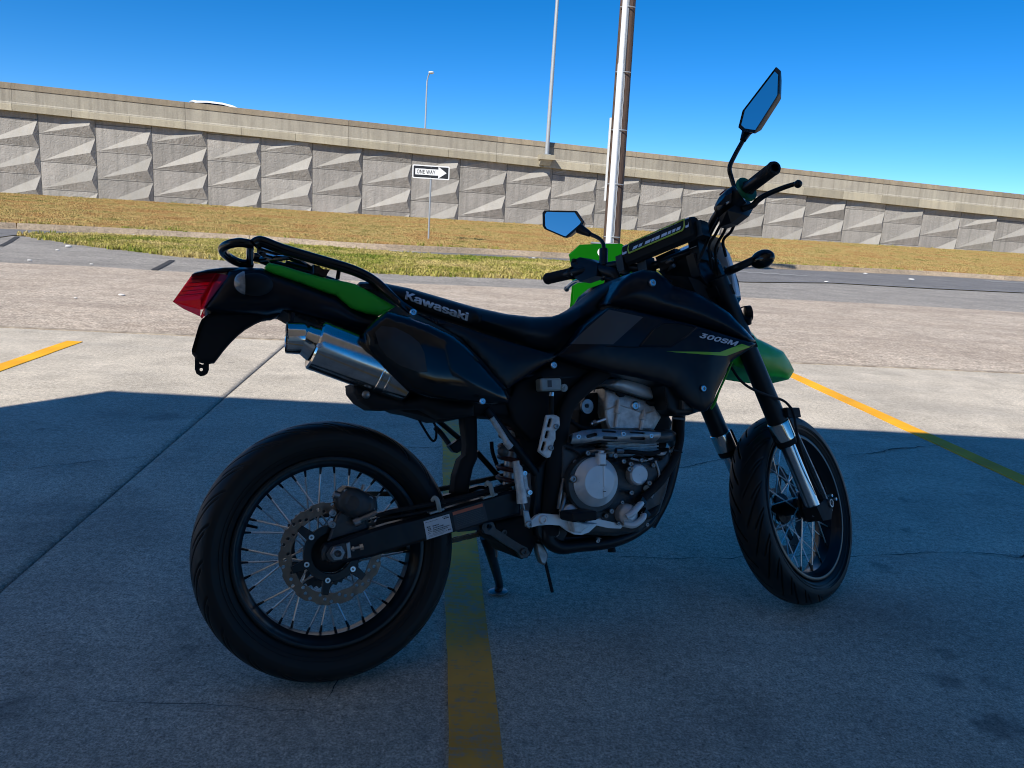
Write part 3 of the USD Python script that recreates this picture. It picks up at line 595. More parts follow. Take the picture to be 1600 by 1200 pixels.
WL = wp(0, 0, 0)[0]
tag(obj('backing', cat([TM(np.vstack([wp([CB[0] - 9, CB[-1] + 9], d, z) for d in (-0.06, -0.5) for z in (-0.5,)] + [wp([CB[0] - 9, CB[-1] + 9], d, ztop(np.array([CB[0] - 9, CB[-1] + 9])) + 0.3) for d in (-0.06, -0.5)]),
    [[0, 1, 5], [0, 5, 4], [2, 6, 7], [2, 7, 3], [4, 5, 7], [4, 7, 6]])]), 'joint_filler', wallx, smooth=False, loc=WL))
PH = 1.49
for ci in range(len(CB) - 1):
    sa, sb = CB[ci] + 0.012, CB[ci + 1] - 0.012; w = sb - sa
    fall = -0.0022 * (sa + 28)
    lev0 = (1.11 if ci % 2 == 1 else 0.37) + fall
    for k in range(-1, 5):
        z0, z1 = lev0 + PH * k + 0.011, lev0 + PH * (k + 1) - 0.011
        zt = float(ztop(sa + w / 2)) + 0.12
        if z1 < zbase(sa) - 0.02 or z0 > zt - 0.03: continue
        zc = min(z1, zt); th = 0.05
        # flat rough face with chamfered edges
        c = 0.012
        q = lambda s, d, z: wp(s, d, z)[0] - WL
        fr = [q(sa + c, 0, z0 + c), q(sb - c, 0, z0 + c), q(sb - c, 0, zc - c), q(sa + c, 0, zc - c)]
        md = [q(sa, -c, z0), q(sb, -c, z0), q(sb, -c, zc), q(sa, -c, zc)]; bk = [q(sa, -th, z0), q(sb, -th, z0), q(sb, -th, zc), q(sa, -th, zc)]
        V = fr + md + bk; F = [[0, 1, 2], [0, 2, 3]]
        for r in (0, 4):
            for i in range(4): j = (i + 1) % 4; F += [[r + i, r + 4 + i, r + 4 + j], [r + i, r + 4 + j, r + j]]
        base = TM(V, F)
        # the raised wedge: apex near the right edge
        ap, js = 0.19, rng.uniform(-0.012, 0.012)
        A = q(sa + 0.05 * w, 0.002, z0 + 0.07); B = q(sb - 0.018, 0.002, z1 - 0.05); Cc = q(sb - 0.018, 0.002, z0 + 0.03); Pp = q(sb - 0.085 * w, ap, z0 + PH * (0.44 + js))
        def clipz(tris):
            m = TM(np.concatenate(tris), [[0, 1, 2], ] if len(tris) == 1 else [[3 * i, 3 * i + 1, 3 * i + 2] for i in range(len(tris))])
            if zc < z1 - 0.01:
                try: m = trimesh.intersections.slice_mesh_plane(m, [0, 0, -1], [0, 0, zc - 0.02])
                except Exception: return None
            return m if len(m.faces) else None
        rough = clipz([np.array([A, Cc, Pp]), np.array([Cc, B, Pp])]); bright = clipz([np.array([A, Pp, B])])
        pn = obj('panel', cat([base] + ([rough] if rough is not None else [])), 'rough_wall_panel', wallx, smooth=False)
        if bright is not None and len(bright.faces): obj('facet', bright, 'smooth_wall_facet', pn, smooth=False)

# barrier along the top
JS = [wall_s(21, 150), wall_s(290.5, 180), wall_s(544, 205), wall_s(775, 230), wall_s(991, 250)]
JS = [JS[0] - 9.1] + JS; JS += [JS[-1] + 9.3 * k for k in range(1, 5)]
barx = xf('highway_barrier', loc=WL); tag(barx, 'pale weathered concrete barrier running along the top of the ramp wall', 'barrier')
btop = lambda s: 6.005 - 0.0218 * np.asarray(s); bbot = lambda s: 4.44 - 0.0255 * np.asarray(s)
def strip_prof(s0, s1, prof):
    """closed profile of (d, f(s)->z) swept from s0 to s1"""
    n = len(prof); V = np.vstack([np.concatenate([wp(s, d, f(s)) for d, f in prof]) for s in (s0, s1)]) - WL; F = []
    for k in range(n): k2 = (k + 1) % n; F += [[k, k2, n + k2], [k, n + k2, n + k]]
    F += [[0, k + 1, k] for k in range(1, n - 1)] + [[n, n + k, n + k + 1] for k in range(1, n - 1)]
    m = TM(V, F); trimesh.repair.fix_normals(m); return m
for a, b in zip(JS[:-1], JS[1:]):
    a2, b2 = a + 0.008, b - 0.008; T = lambda o: (lambda s: btop(s) + o)
    sg = obj('barrier_segment', strip_prof(a2, b2, [(0.26, T(-1.02)), (0.26, T(-0.33)), (-0.05, T(-0.33)), (-0.05, T(-1.02))]), 'barrier_face', barx, smooth=False)
    obj('rail_cap', strip_prof(a2, b2, [(0.285, T(-0.34)), (0.30, T(-0.325)), (0.22, T(-0.02)), (0.19, T(0.0)), (-0.06, T(0.0)), (-0.06, T(-0.34))]), 'barrier_cap', sg, smooth=False)
    obj('ledge', strip_prof(a2, b2, [(0.29, T(-1.10)), (0.29, T(-1.04)), (0.262, T(-1.0)), (-0.05, T(-1.0)), (-0.05, T(-1.10))]), 'barrier_face', sg, smooth=False)
    for k in range(3):
        s0, s1 = a + (b - a) * k / 3 + 0.010, a + (b - a) * (k + 1) / 3 - 0.010
        obj('coping_panel', strip_prof(s0, s1, [(0.34, lambda s: bbot(s) + 0.0), (0.34, T(-1.13)), (0.32, T(-1.105)), (0.0, T(-1.105)), (0.0, lambda s: bbot(s))]), 'barrier_coping', sg, smooth=False)
obj('backing', strip_prof(JS[0], JS[-1], [(-.065, lambda s: btop(s) - .02), (-.065, lambda s: btop(s) - 1.5), (-.12, lambda s: btop(s) - 1.5), (-.12, lambda s: btop(s) - .02)]), 'barrier_face', barx, smooth=False)
# the highway behind it
s_ = np.array([-120.0, 120.0])
V = np.vstack([wp(s_, -0.5, btop(s_) - 0.95), wp(s_, -26, btop(s_) - 0.95), wp(s_, -26, 0 * s_ - 0.5), wp(s_, -0.5, 0 * s_ - 0.5)])
tag(obj('highway_deck', TM(V, [[0, 1, 3], [0, 3, 2], [2, 3, 5], [2, 5, 4], [0, 6, 7], [0, 7, 1]]), 'road_asphalt', smooth=False), kind='structure')

# grass bank between kerb and wall
n1, n2 = 140, 12
sK = np.linspace(0, arc[-1], n1); PK = far_at(sK); TK = np.gradient(PK, axis=0); TK /= np.linalg.norm(TK, axis=1, keepdims=True); NK = np.stack([-TK[:, 1], TK[:, 0]], 1)
PK = PK + NK * 0.195
WS = (PK - W0[:2]) @ WD[:2]; PW = wp(WS, 0.02, 0)[:, :2]
def bank_z(t, s): return 0.145 + (zbase(s) - 0.145) * (0.25 * t + 0.75 * t * t * (3 - 2 * t) ** 1) 
V = []
for j in range(n2):
    t = j / (n2 - 1); P = PK * (1 - t) + PW * t
    z = bank_z(t, WS) + (meshkit.fbm(np.c_[P * 0.35, np.full(n1, 0.0)], 3, 6) - 0.5) * 0.16 * math.sin(math.pi * min(1, t * 1.02)) 
    V.append(np.c_[P, z])
V = np.concatenate(V); i = np.arange(n1 - 1); F = []
for j in range(n2 - 1):
    a = j * n1 + i; F += [np.stack([a, a + 1, a + n1 + 1], 1), np.stack([a, a + n1 + 1, a + n1], 1)]
bank = TM(V, np.concatenate(F))
tag(obj('grass_bank', bank, 'dry_grass', smooth=True), kind='structure')
isl = Polygon(np.vstack([NE, SE])).buffer(0)
v, f = trimesh.creation.triangulate_polygon(isl, engine="earcut"); im = sub2(TM(np.c_[v, np.zeros(len(v))], f), 0.5); im.merge_vertices()
din = shapely.distance(isl.exterior, shapely.points(im.vertices[:, :2]))
im.vertices[:, 2] = -0.02 + 0.10 * np.clip(din / 0.7, 0, 1) + (meshkit.fbm(im.vertices * 0.8, 3, 8) - 0.5) * 0.06 * np.clip(din, 0, 1)
if im.face_normals[:, 2].mean() < 0: im.faces = im.faces[:, ::-1]
tag(obj('grass_island', im, 'island_grass', smooth=True), kind='structure')
def tuft(h, spread, n, seed):
    r = np.random.default_rng(seed); V, F = [], []
    for k in range(n):
        a = r.uniform(0, 2 * np.pi); b = np.array([math.cos(a), math.sin(a), 0]); c = np.array([-b[1], b[0], 0]); p = np.r_[r.uniform(-spread, spread, 2), 0.0]
        hh = h * r.uniform(0.5, 1.1); w = 0.012 * r.uniform(0.7, 1.4); l = hh * r.uniform(0.2, 0.9); o = len(V)
        V += [p - c * w, p + c * w, p + b * l * .4 + [0, 0, hh * .65] + c * w * .7, p + b * l * .4 + [0, 0, hh * .65] - c * w * .7, p + b * l + [0, 0, hh]]
        F += [[o, o + 1, o + 2], [o, o + 2, o + 3], [o + 3, o + 2, o + 4]]
    return TM(V, F)
def scatter(name, pts, h, mat, seed, spread=0.12, blades=14):
    r = np.random.default_rng(seed)
    pi = UsdGeom.PointInstancer.Define(stage, '/World/' + name); tag(pi, kind='stuff')
    pc = xf('tufts', pi.GetPrim()); paths = []
    for k in range(5): paths.append(obj('tuft', tuft(h, spread, blades, seed * 10 + k), mat, pc, smooth=False).GetPath())
    n = len(pts); pi.CreatePrototypesRel().SetTargets(paths)
    pi.CreateProtoIndicesAttr(Vt.IntArray.FromNumpy(r.integers(0, 5, n).astype(np.int32)))
    pi.CreatePositionsAttr(Vt.Vec3fArray.FromNumpy(np.asarray(pts, np.float32)))
    a = r.uniform(0, 2 * np.pi, n); q = Vt.QuathArray(n)
    pi.CreateOrientationsAttr([Gf.Quath(float(math.cos(x / 2)), 0, 0, float(math.sin(x / 2))) for x in a])
    s = r.uniform(0.55, 1.3, n).astype(np.float32); pi.CreateScalesAttr(Vt.Vec3fArray.FromNumpy(np.stack([s, s, s * r.uniform(0.6, 1.3, n)], 1).astype(np.float32)))
    return pi
def surf_pts(m, n, seed):
    p, fi = trimesh.sample.sample_surface(m, n, seed=seed); return p
tag(scatter('bank_grass', surf_pts(bank, 70000, 3), 0.038, 'dry_grass', 3), 'short dry grass covering the bank below the wall', 'grass')
ip = surf_pts(im, 22000, 4)
tag(scatter('island_turf', ip, 0.042, 'island_grass', 4, 0.09, 12), 'short yellow green grass on the island between lot and road', 'grass')

wr = np.random.default_rng(17)
wt = []
for k in range(260):
    s = wr.uniform(0, arc[-1]); p = far_at(s); q = np.array([p[0], p[1] + .24, .14]); wt.append(q + np.r_[wr.normal(0, .05, 2), 0])
for k in range(220):
    s = wr.uniform(CB[0], CB[-1]); p = wp(s, wr.uniform(.05, .3), 0)[0]; wt.append([p[0], p[1], float(zbase(s)) - .03])
ex = isl.exterior; 
for k in range(420):
    a, b = ex.interpolate(wr.uniform(0, ex.length)).coords[0]; wt.append([a + wr.normal(0, .07), b + wr.normal(0, .07), -.004])
tag(scatter('edge_weeds', wt, 0.10, 'island_grass', 9, 0.10, 16), 'ragged tufts of weeds along kerb, wall foot and island edge', 'weeds')
# ------------------------------------------------------------------ street things
# lamp on its corbel, on the barrier face
sL = wall_s(850, 250); lp = wp(sL, 0.62, 0)[0]; zc_ = float(btop(sL)) - 0.83
base = wp(sL, 0.30, zc_)[0]
lamp = xf('street_lamp', loc=base); tag(lamp, 'tall grey street lamp standing on a concrete corbel of the highway barrier', 'street lamp')
def wbox(s0, s1, d0, d1, z0, z1, d1b=None, bev=0.0):
    pts = [wp(s, d, z)[0] for s in (s0, s1) for z in (z0, z1) for d in (d0, (d1 if z == z1 or d1b is None else d1b))]; return hull(np.array(pts))
obj('corbel', cat([wbox(sL - .47, sL + .47, .275, .95, zc_ - .30, zc_), wbox(sL - .40, sL + .30, .275, .80, zc_ - .62, zc_ - .302, .42)]), 'barrier_coping', lamp, smooth=False, loc=base)
pb = wp(sL, .60, zc_ + .002)[0]; pole_top = pb + np.array([0, 0, 13.5])
obj('base_plate', wbox(sL - .2, sL + .2, .42, .80, zc_ + .001, zc_ + .05), 'galvanised', lamp, smooth=False, loc=base)
obj('pole', tube([pb + [0, 0, .05], pole_top], [.135, .085], n=16, sm=0), 'lamp_pole_metal', lamp, loc=base)
hd = pole_top - WN * 3.4 + [0, 0, .9]
obj('arm', tube([pole_top - [0, 0, .15], pole_top - WN * .7 + [0, 0, .45], pole_top - WN * 2 + [0, 0, .8], hd], [.06, .045], n=10), 'lamp_pole_metal', lamp, loc=base)
obj('lamp_head', ball(hd - WN * .25, 1.0, (.2, .45, .11)), 'galvanised', lamp, smooth=True, loc=base)
# far lamp across the highway
fb = at_depth(664.2, 206, 76.0); fb[2] = float(btop(sL)) - 1.0; ft = at_depth(668.0, 128, 76.0)
lamp2 = xf('street_lamp', loc=fb); tag(lamp2, 'small distant street lamp with curved neck rising behind the highway barrier', 'street lamp')
fdir = np.array([fb[0], fb[1], 0]); pz = ft[2] - fb[2]
obj('pole', tube([fb, fb + [0, 0, pz * .98]], [.10, .07], n=12, sm=0), 'lamp_pole_metal', lamp2, loc=fb)
obj('arm', tube([fb + [0, 0, pz * .97], fb + [.03, 0, pz], fb + [.15, -.1, pz + .45], fb + [.30, -.2, pz + .62]], .06, n=8), 'lamp_pole_metal', lamp2, loc=fb)
obj('lamp_head', ball(fb + [.42, -.3, pz + .66], 1.0, (.27, .3, .13)), 'sign_white', lamp2, smooth=True, loc=fb)

# one way sign
sb = ground(671.3, 379.5, 0.19); sd = 28.8; sb = at_depth(671.3, 379.5, 27.2); sgx = xf('one_way_sign', loc=sb)
tag(sgx, 'black and white ONE WAY arrow sign on a thin metal post beside the kerb', 'sign')
k_ = 27.2
def sgp(px, py): return at_depth(px, py, k_)
c00, c10, c01 = sgp(644.8, 257.8), sgp(702.3, 261.2), sgp(645.2, 278.2)
cx = (sgp(702.0, 280.5) + c00) / 2; yw = math.radians(4.0)
X_ = np.array([math.cos(yw), math.sin(yw), 0.0]); N_ = np.array([math.sin(yw), -math.cos(yw), 0.0]); SW, SH = np.linalg.norm(c10 - c00), np.linalg.norm(c01 - c00)
def sgm(P2, holes, d0, d1, bev=0):
    m = extr(P2, holes, 0, 1, 0); v = m.vertices; o = v.copy(); d = d0 + (d1 - d0) * v[:, 1]
    m.vertices = cx + np.outer(v[:, 0], X_) + np.outer(v[:, 2], [0, 0, 1.0]) + np.outer(d, N_); return m
def rrect(w, h, r, n=5):
    return [(sx * (w / 2 - r) + r * math.cos(a), sz * (h / 2 - r) + r * math.sin(a)) for sx, sz, a0 in ((1, 1, 0), (-1, 1, 90), (-1, -1, 180), (1, -1, 270)) for a in np.radians(np.linspace(a0, a0 + 90, n))]
pan = obj('sign_panel', sgm(rrect(SW, SH, .045), [], 0.0, 0.006), 'sign_white', sgx, smooth=False, loc=sb)
obj('black_field', sgm(rrect(SW - .07, SH - .07, .02), [], 0.006, 0.0085), 'sign_black', pan, smooth=False, loc=sb)
hw, ah = SW / 2, SH
obj('arrow', sgm([(-hw + .10, -.10), (hw * .40, -.10), (hw * .40, -.195), (hw - .10, 0.0), (hw * .40, .195), (hw * .40, .10), (-hw + .10, .10)], [], 0.0085, 0.011), 'sign_white', pan, smooth=False, loc=sb)
tm = meshkit.text_mesh('ONE WAY', 0.125, depth=.002, bold=True); b_ = tm.bounds; tv = tm.vertices; sc_ = (SW * .50) / (b_[1, 0] - b_[0, 0])
tv = cx + np.outer((tv[:, 0] - b_[0, 0]) * sc_ - hw + .155, X_) + np.outer(tv[:, 1] - .0625, [0, 0, 1.0]) + np.outer(tv[:, 2] + .0112, N_)
obj('lettering', TM(tv, tm.faces), 'sign_black', pan, smooth=False, loc=sb)
ptop = cx + np.array([0, 0, SH / 2 - .03]) - N_ * .035
obj('post', tube([[ptop[0], ptop[1], sb[2] - .15], ptop], .030, n=10, sm=0), 'galvanised', sgx, loc=sb)
for dz in (-.17, .17): obj('bolt', ball(cx + [0, 0, dz] + N_ * .012, .012), 'galvanised', sgx, smooth=True, loc=sb)

# utility pole with conduit guards
pbx = ground(952, 428, 0.05); dP = float((pbx - CP) @ CF)
upx = xf('utility_pole', loc=pbx); tag(upx, 'weathered wooden utility pole with white and grey cable guards on the grass island', 'utility pole')
ptop = at_depth(981.5, 0, 1.0) - CP; g_ = np.array([pbx[0], pbx[1]]); 
kk = np.linalg.norm(g_) / np.linalg.norm(ptop[:2]); dirx = (CP + ptop * kk)
tl = (dirx - pbx); hvis = tl[2]; lean = np.array([tl[0], tl[1], 0]) / hvis
HP = 11.0; rb, rt = .19, .135
pa = lambda z: pbx + np.array([lean[0] * z, lean[1] * z, z])
obj('trunk', tube([pa(-.2), pa(HP * .5), pa(HP)], [rb, .16, rt], n=28, sm=8), 'pole_wood', upx, loc=pbx)
vdir = -np.r_[g_ / np.linalg.norm(g_), 0]; vs = np.array([-vdir[1], vdir[0], 0]) * -1; vs = np.array([vdir[1] * -1, vdir[0], 0])
vs = vs if vs[0] > 0 else -vs
def on_pole(z, u, rr): r = np.interp(z, [0, HP], [rb, rt]); a = math.asin(max(-1, min(1, u))); return pa(z) + (vdir * math.cos(a) + vs * math.sin(a)) * (r + rr)
def guard(u, r, z0, z1, mat):
    return tube([on_pole(z, u, r * .3) for z in np.linspace(z0, z1, 7)], r, n=16, sm=3), mat
m, mt = guard(-.30, .066, -.1, 4.3, 'pvc_white'); obj('cable_guard', m, mt, upx, loc=pbx, label='wide white lower cable guard')
m, mt = guard(-.29, .056, 4.1, 9.3, 'pvc_white'); obj('cable_guard', m, mt, upx, loc=pbx, label='white upper cable guard')
m, mt = guard(.10, .020, -.1, 9.0, 'pvc_grey'); obj('cable_guard', m, mt, upx, loc=pbx, label='slim grey cable guard')
m = tube([on_pole(z, .20, .008) for z in np.linspace(0, 4.1, 6)], .008, n=8); obj('cable_guard', m, 'pvc_white', upx, loc=pbx, label='thin white pipe between the guards')
for z in (.8, 1.9, 3.0, 4.15, 5.4, 6.8):
    m = tube([on_pole(z, u, .035) for u in np.linspace(-.75, .75, 9)], .012, n=6, flat=1.0); obj('strap', m, 'galvanised', upx, loc=pbx)
bd = hull(np.array([on_pole(z, u, o) for z in (1.55, 3.25) for u in (-.99, -.90) for o in (.015, .045)])); obj('warning_board', bd, 'pvc_white', upx, smooth=False, loc=pbx, label='narrow white board nailed to the left side of the pole')
ca = pa(HP - .5); cl = np.array([0.0, 1.0, 0]) * 1.1
obj('cross_arm', hull(np.vstack([ca + s * np.array([1.15, .25, 0]) + np.array([a, b - .2, c]) for s in (-1, 1) for a in (-.05, .05) for b in (-.05, .05) for c in (-.06, .06)])), 'pole_wood', upx, smooth=False, loc=pbx)
obj('transformer', lathe_to([(.001, 0), (.24, 0), (.26, .04), (.26, .86), (.22, .95), (.001, .97)], pa(HP - 2.1) + np.array([.45, .1, 0]), pa(HP - 1.1) + np.array([.45, .1, 0])), 'pvc_grey', upx, loc=pbx)

# bright green folding board behind the motorcycle
gd = 8.6
gp = lambda px, py, d=gd: at_depth(px, py, d)
gb = ground(940, 517); gbx = xf('sandwich_board', loc=gb); tag(gbx, 'bright green plastic folding board with a round white sticker, behind the handlebar', 'sign board')
gx = np.array([math.cos(.06), math.sin(.06), 0]); gn = np.array([math.sin(.06), -math.cos(.06), 0]); g0 = gp(943, 400)
def gco(px, py): p = gp(px, py) - g0; return float(p @ gx), float(p[2])
OUT = [gco(*p) for p in [(889.5, 398), (906, 382.2), (950, 380.5), (971, 380.8), (979, 387), (990, 396), (993.5, 415)]]
zb = -g0[2] + 0.01; xl, xr = gco(897, 440)[0], gco(994, 440)[0]
OUT = [OUT[0]] + OUT[1:] + [(xr, zb), (xl, zb), (xl, gco(897, 430)[1])]
HOLE = [(gco(940.5, 394)[0] + .053 * math.cos(a), gco(940.5, 394)[1] + .047 * math.sin(a)) for a in np.linspace(0, 2 * np.pi, 28, endpoint=False)]
def leaf(tilt, off):
    m = extr(OUT[::-1], [], 0, .022, .004); v = m.vertices; top = max(p[1] for p in OUT)
    d = off - v[:, 1] + tilt * (top - v[:, 2]); m.vertices = g0 + np.outer(v[:, 0], gx) + np.outer(v[:, 2], [0, 0, 1.0]) + np.outer(d, gn); return m
obj('board_leaf', leaf(.14, 0.0), 'green_board_plastic', gbx, smooth=20, loc=gb)
hm = extr(HOLE, [], 0, .002, 0); hv = hm.vertices; top_ = max(p[1] for p in OUT); hd_ = .0012 + .0015 * (hv[:, 1] < .001) + .14 * (top_ - hv[:, 2]); hm.vertices = g0 + np.outer(hv[:, 0], gx) + np.outer(hv[:, 2], [0, 0, 1.0]) + np.outer(hd_, gn)
obj('round_sticker', hm, 'pvc_white', gbx, smooth=False, loc=gb)
lf = leaf(-.14, -.03); obj('board_leaf', lf, 'green_board_plastic', gbx, smooth=20, loc=gb)
obj('hinge', tube([g0 + gx * s * .1 + [0, 0, max(p[1] for p in OUT) - .01] - gn * .012 for s in (-1.5, 1.5)], .012, n=8, sm=0), 'pvc_grey', gbx, loc=gb)

# white car on the highway, its roof showing above the barrier
sC = wall_s(336, 160) ; carb = wp(sC + .25, -2.6, float(btop(sC)) - .95)[0]
zr = at_depth(334, 162.6, float((carb - CP) @ CF))[2] - carb[2]
car = xf('car', mat4=np.array([[WD[0], WD[1], -.0218, 0], [-WD[1], WD[0], 0, 0], [0.0218, 0, 1, 0], [carb[0], carb[1], carb[2], 1]]))
tag(car, 'white car driving on the highway, only its roof showing above the barrier', 'car')
def cary(P, hw, mat, nm, par=car, inset=.08, sm=30):
    A = np.array(P, float); m = extr([tuple(p) for p in A[::-1]], [], -hw, hw, 0); v = m.vertices; k = np.interp(v[:, 2], [zr * .55, zr], [1.0, 0.80]); v[:, 1] *= k; m.vertices = v; return obj(nm, m, mat, par, smooth=sm)
Z = zr / 1.62
cary([(-2.3, .30), (-2.35, .85), (-2.25, 1.02), (1.0, 1.0), (2.0, .86), (2.3, .68), (2.3, .30)], .9, 'car_white', 'body')
cary([(-2.15, 1.0), (-1.55, 1.40 * Z), (-1.0, 1.53 * Z), (.15, 1.53 * Z), (1.35, .99)], .86, 'car_glass', 'cabin_glass')
cary([(-1.72, 1.44 * Z), (-1.62, 1.54 * Z), (-.9, 1.62 * Z), (-.1, 1.60 * Z), (.45, 1.50 * Z), (.95, 1.30 * Z), (1.0, 1.18 * Z), (.4, 1.37 * Z), (-.1, 1.475 * Z), (-.95, 1.49 * Z), (-1.6, 1.40 * Z)], .95, 'car_white', 'roof')
cary([(-2.0, 1.46 * Z), (-1.75, 1.60 * Z), (-1.5, 1.57 * Z), (-1.6, 1.50 * Z)], .72, 'car_white', 'spoiler')
for x in (-1.4, 1.4):
    for y in (-.82, .82):
        m = lathe([(.001, -.1), (.2, -.11), (.31, -.1), (.33, -.06), (.33, .06), (.31, .1), (.2, .11), (.001, .1)], 24); m.vertices = m.vertices + [x, y, .33]; obj('wheel', m, 'tyre_rubber', car)
for y in (-.6, .6): obj('headlight', box([2.24, y - .2, .66], [2.33, y + .2, .8], .02), 'clear_lens', car)

# the store whose shade lies over the front of the lot
HB = 3.35; k_el = HB / math.tan(SUN_EL)
e1 = ground(410, 622)[:2]; e2 = ground(1600, 685)[:2]; corner = ground(172, 610.5)[:2]
off = S2S[:2] / np.linalg.norm(S2S[:2]) * k_el
r1, r2 = corner + off, e2 + off; fd = (r2 - r1) / np.linalg.norm(r2 - r1); fn_ = np.array([fd[1], -fd[0]])
store = xf('store_building', loc=[r1[0], r1[1], 0]); tag(store, 'pale stuccoed store behind the viewer whose white canopy shades the near lot', 'building')
sl = np.array([r1[0], r1[1], 0.0])
def sbox(a, b, d0, d1, z0, z1): return hull(np.array([[*(r1 + fd * s + fn_ * d), z] for s in (a, b) for d in (d0, d1) for z in (z0, z1)]))
SWD = 6.1; DP = 3.2
obj('canopy', sbox(0, SWD, 0, DP - .002, HB - .75, HB), 'canopy_white', store, smooth=False, loc=sl)
obj('wall', cat([sbox(0, SWD, DP + .3, DP + 7, 0.02, HB + .6)] + [sbox(a, b, DP, DP + .32, c, d) for a, b, c, d in ((0, 1.4, .02, HB + .6), (1.4, 2.6, 2.2, HB + .6), (2.6, SWD, 2.6, HB + .6), (2.6, SWD, .02, .9), (2.6, 3.4, .9, 2.6), (5.2, SWD, .9, 2.6))]), 'store_stucco', store, smooth=False, loc=sl)
for a in (.25, SWD - .25): obj('canopy_post', sbox(a - .07, a + .07, .35, .49, .006, HB - .752), 'canopy_white', store, smooth=False, loc=sl)
obj('window', sbox(3.41, 5.19, DP + .20, DP + .24, .91, 2.59), 'store_glass', store, smooth=False, loc=sl)
obj('door', sbox(1.42, 2.58, DP + .20, DP + .25, .03, 2.18), 'galvanised', store, smooth=False, loc=sl)

# ------------------------------------------------------------------ the motorcycle
m4 = np.eye(4); m4[:3, :3] = BM.T; m4[3, :3] = BT
bike = xf('motorcycle', mat4=m4)
tag(bike, 'black and green supermoto motorcycle leaning on its side stand over the yellow line', 'motorcycle')
def part(name, mesh, mat, parent=None, smooth=32, label=None): return obj(name, mesh, mat, parent or bike, smooth, label)
def mir(m):
    m = m.copy(); m.vertices = m.vertices * [1, -1, 1]; m.faces = m.faces[:, ::-1]; return m

# ---- wheels (built about the y axis at the origin, then placed)
def tyre(R, hw, bead, grooves, seed):
    pr = np.array([(bead, hw * .72), (bead + .004, hw * .80), (bead + .014, hw * .90), (bead + .034, hw * .985), (R - .042, hw), (R - .032, hw * .985), (R - .022, hw * .92), (R - .0125, hw * .76), (R - .006, hw * .54), (R - .0018, hw * .28), (R, 0)])
    s = np.linspace(0, 1, len(pr)); t = np.r_[np.linspace(0, .42, 14), np.linspace(.44, 1, 52)]
    from scipy.interpolate import PchipInterpolator
    half = np.stack([PchipInterpolator(s, pr[:, 0])(t), PchipInterpolator(s, pr[:, 1])(t)], 1)
    full = np.vstack([half, (half * [1, -1])[::-1][1:]]); ins = [(bead - .004, -hw * .66), (bead - .004, hw * .66)]
    prof = np.vstack([full, ins]); n = 1200; m = len(prof); a = np.linspace(0, 2 * np.pi, n, endpoint=False)
    rr = np.broadcast_to(prof[:, 0], (n, m)).copy(); yy = np.broadcast_to(prof[:, 1], (n, m)).copy(); th = np.broadcast_to(a[:, None], (n, m))
    u = np.abs(yy) / hw; tread = (rr > R - .04) & (u < .985)
    g = np.zeros((n, m)); per = 2 * np.pi / grooves
    for k, (sh, sl, lo, hi, w) in enumerate(((0.0, 1.6, .08, .93, .0052), (.5, 1.25, .45, .97, .0042))):
        ph = (th + np.sign(yy) * per * .25 + per * sh + sl * per * u ** 1.3) / per
        d = np.abs(ph - np.round(ph)) * per * R
        q_ = np.clip(1.6 - d / (w * .62), 0, 1); g = np.maximum(g, q_ * q_ * (3 - 2 * q_) * np.clip((u - lo) / .06, 0, 1) * np.clip((hi - u) / .04, 0, 1))
    g = g * tread; rr = rr - .008 * g
    V = np.stack([rr * np.cos(th), yy, rr * np.sin(th)], -1).reshape(-1, 3); i = np.arange(n)[:, None]; k = np.arange(m)[None]; i2, k2 = (i + 1) % n, (k + 1) % m
    q = lambda x, y: (x * m + y).ravel()
    F = np.vstack([np.stack([q(i, k), q(i, k2), q(i2, k2)], 1), np.stack([q(i, k), q(i2, k2), q(i2, k)], 1)])
    t_ = TM(V, F[:, ::-1]); trimesh.repair.fix_normals(t_); return t_
def rim(hw):
    p = [(.219, -hw), (.2235, -hw + .001), (.2245, -hw + .005), (.222, -hw + .009), (.2125, -hw + .014), (.2105, -.026), (.204, -.020), (.203, .020), (.2105, .026), (.2125, hw - .014), (.222, hw - .009), (.2245, hw - .005), (.2235, hw - .001), (.219, hw),
         (.214, hw - .001), (.2085, hw - .012), (.206, .028), (.198, .018), (.197, 0), (.198, -.018), (.206, -.028), (.2085, -hw + .012), (.214, -hw + .001)]
    m = lathe(p, 128, closed=True); trimesh.repair.fix_normals(m); return m
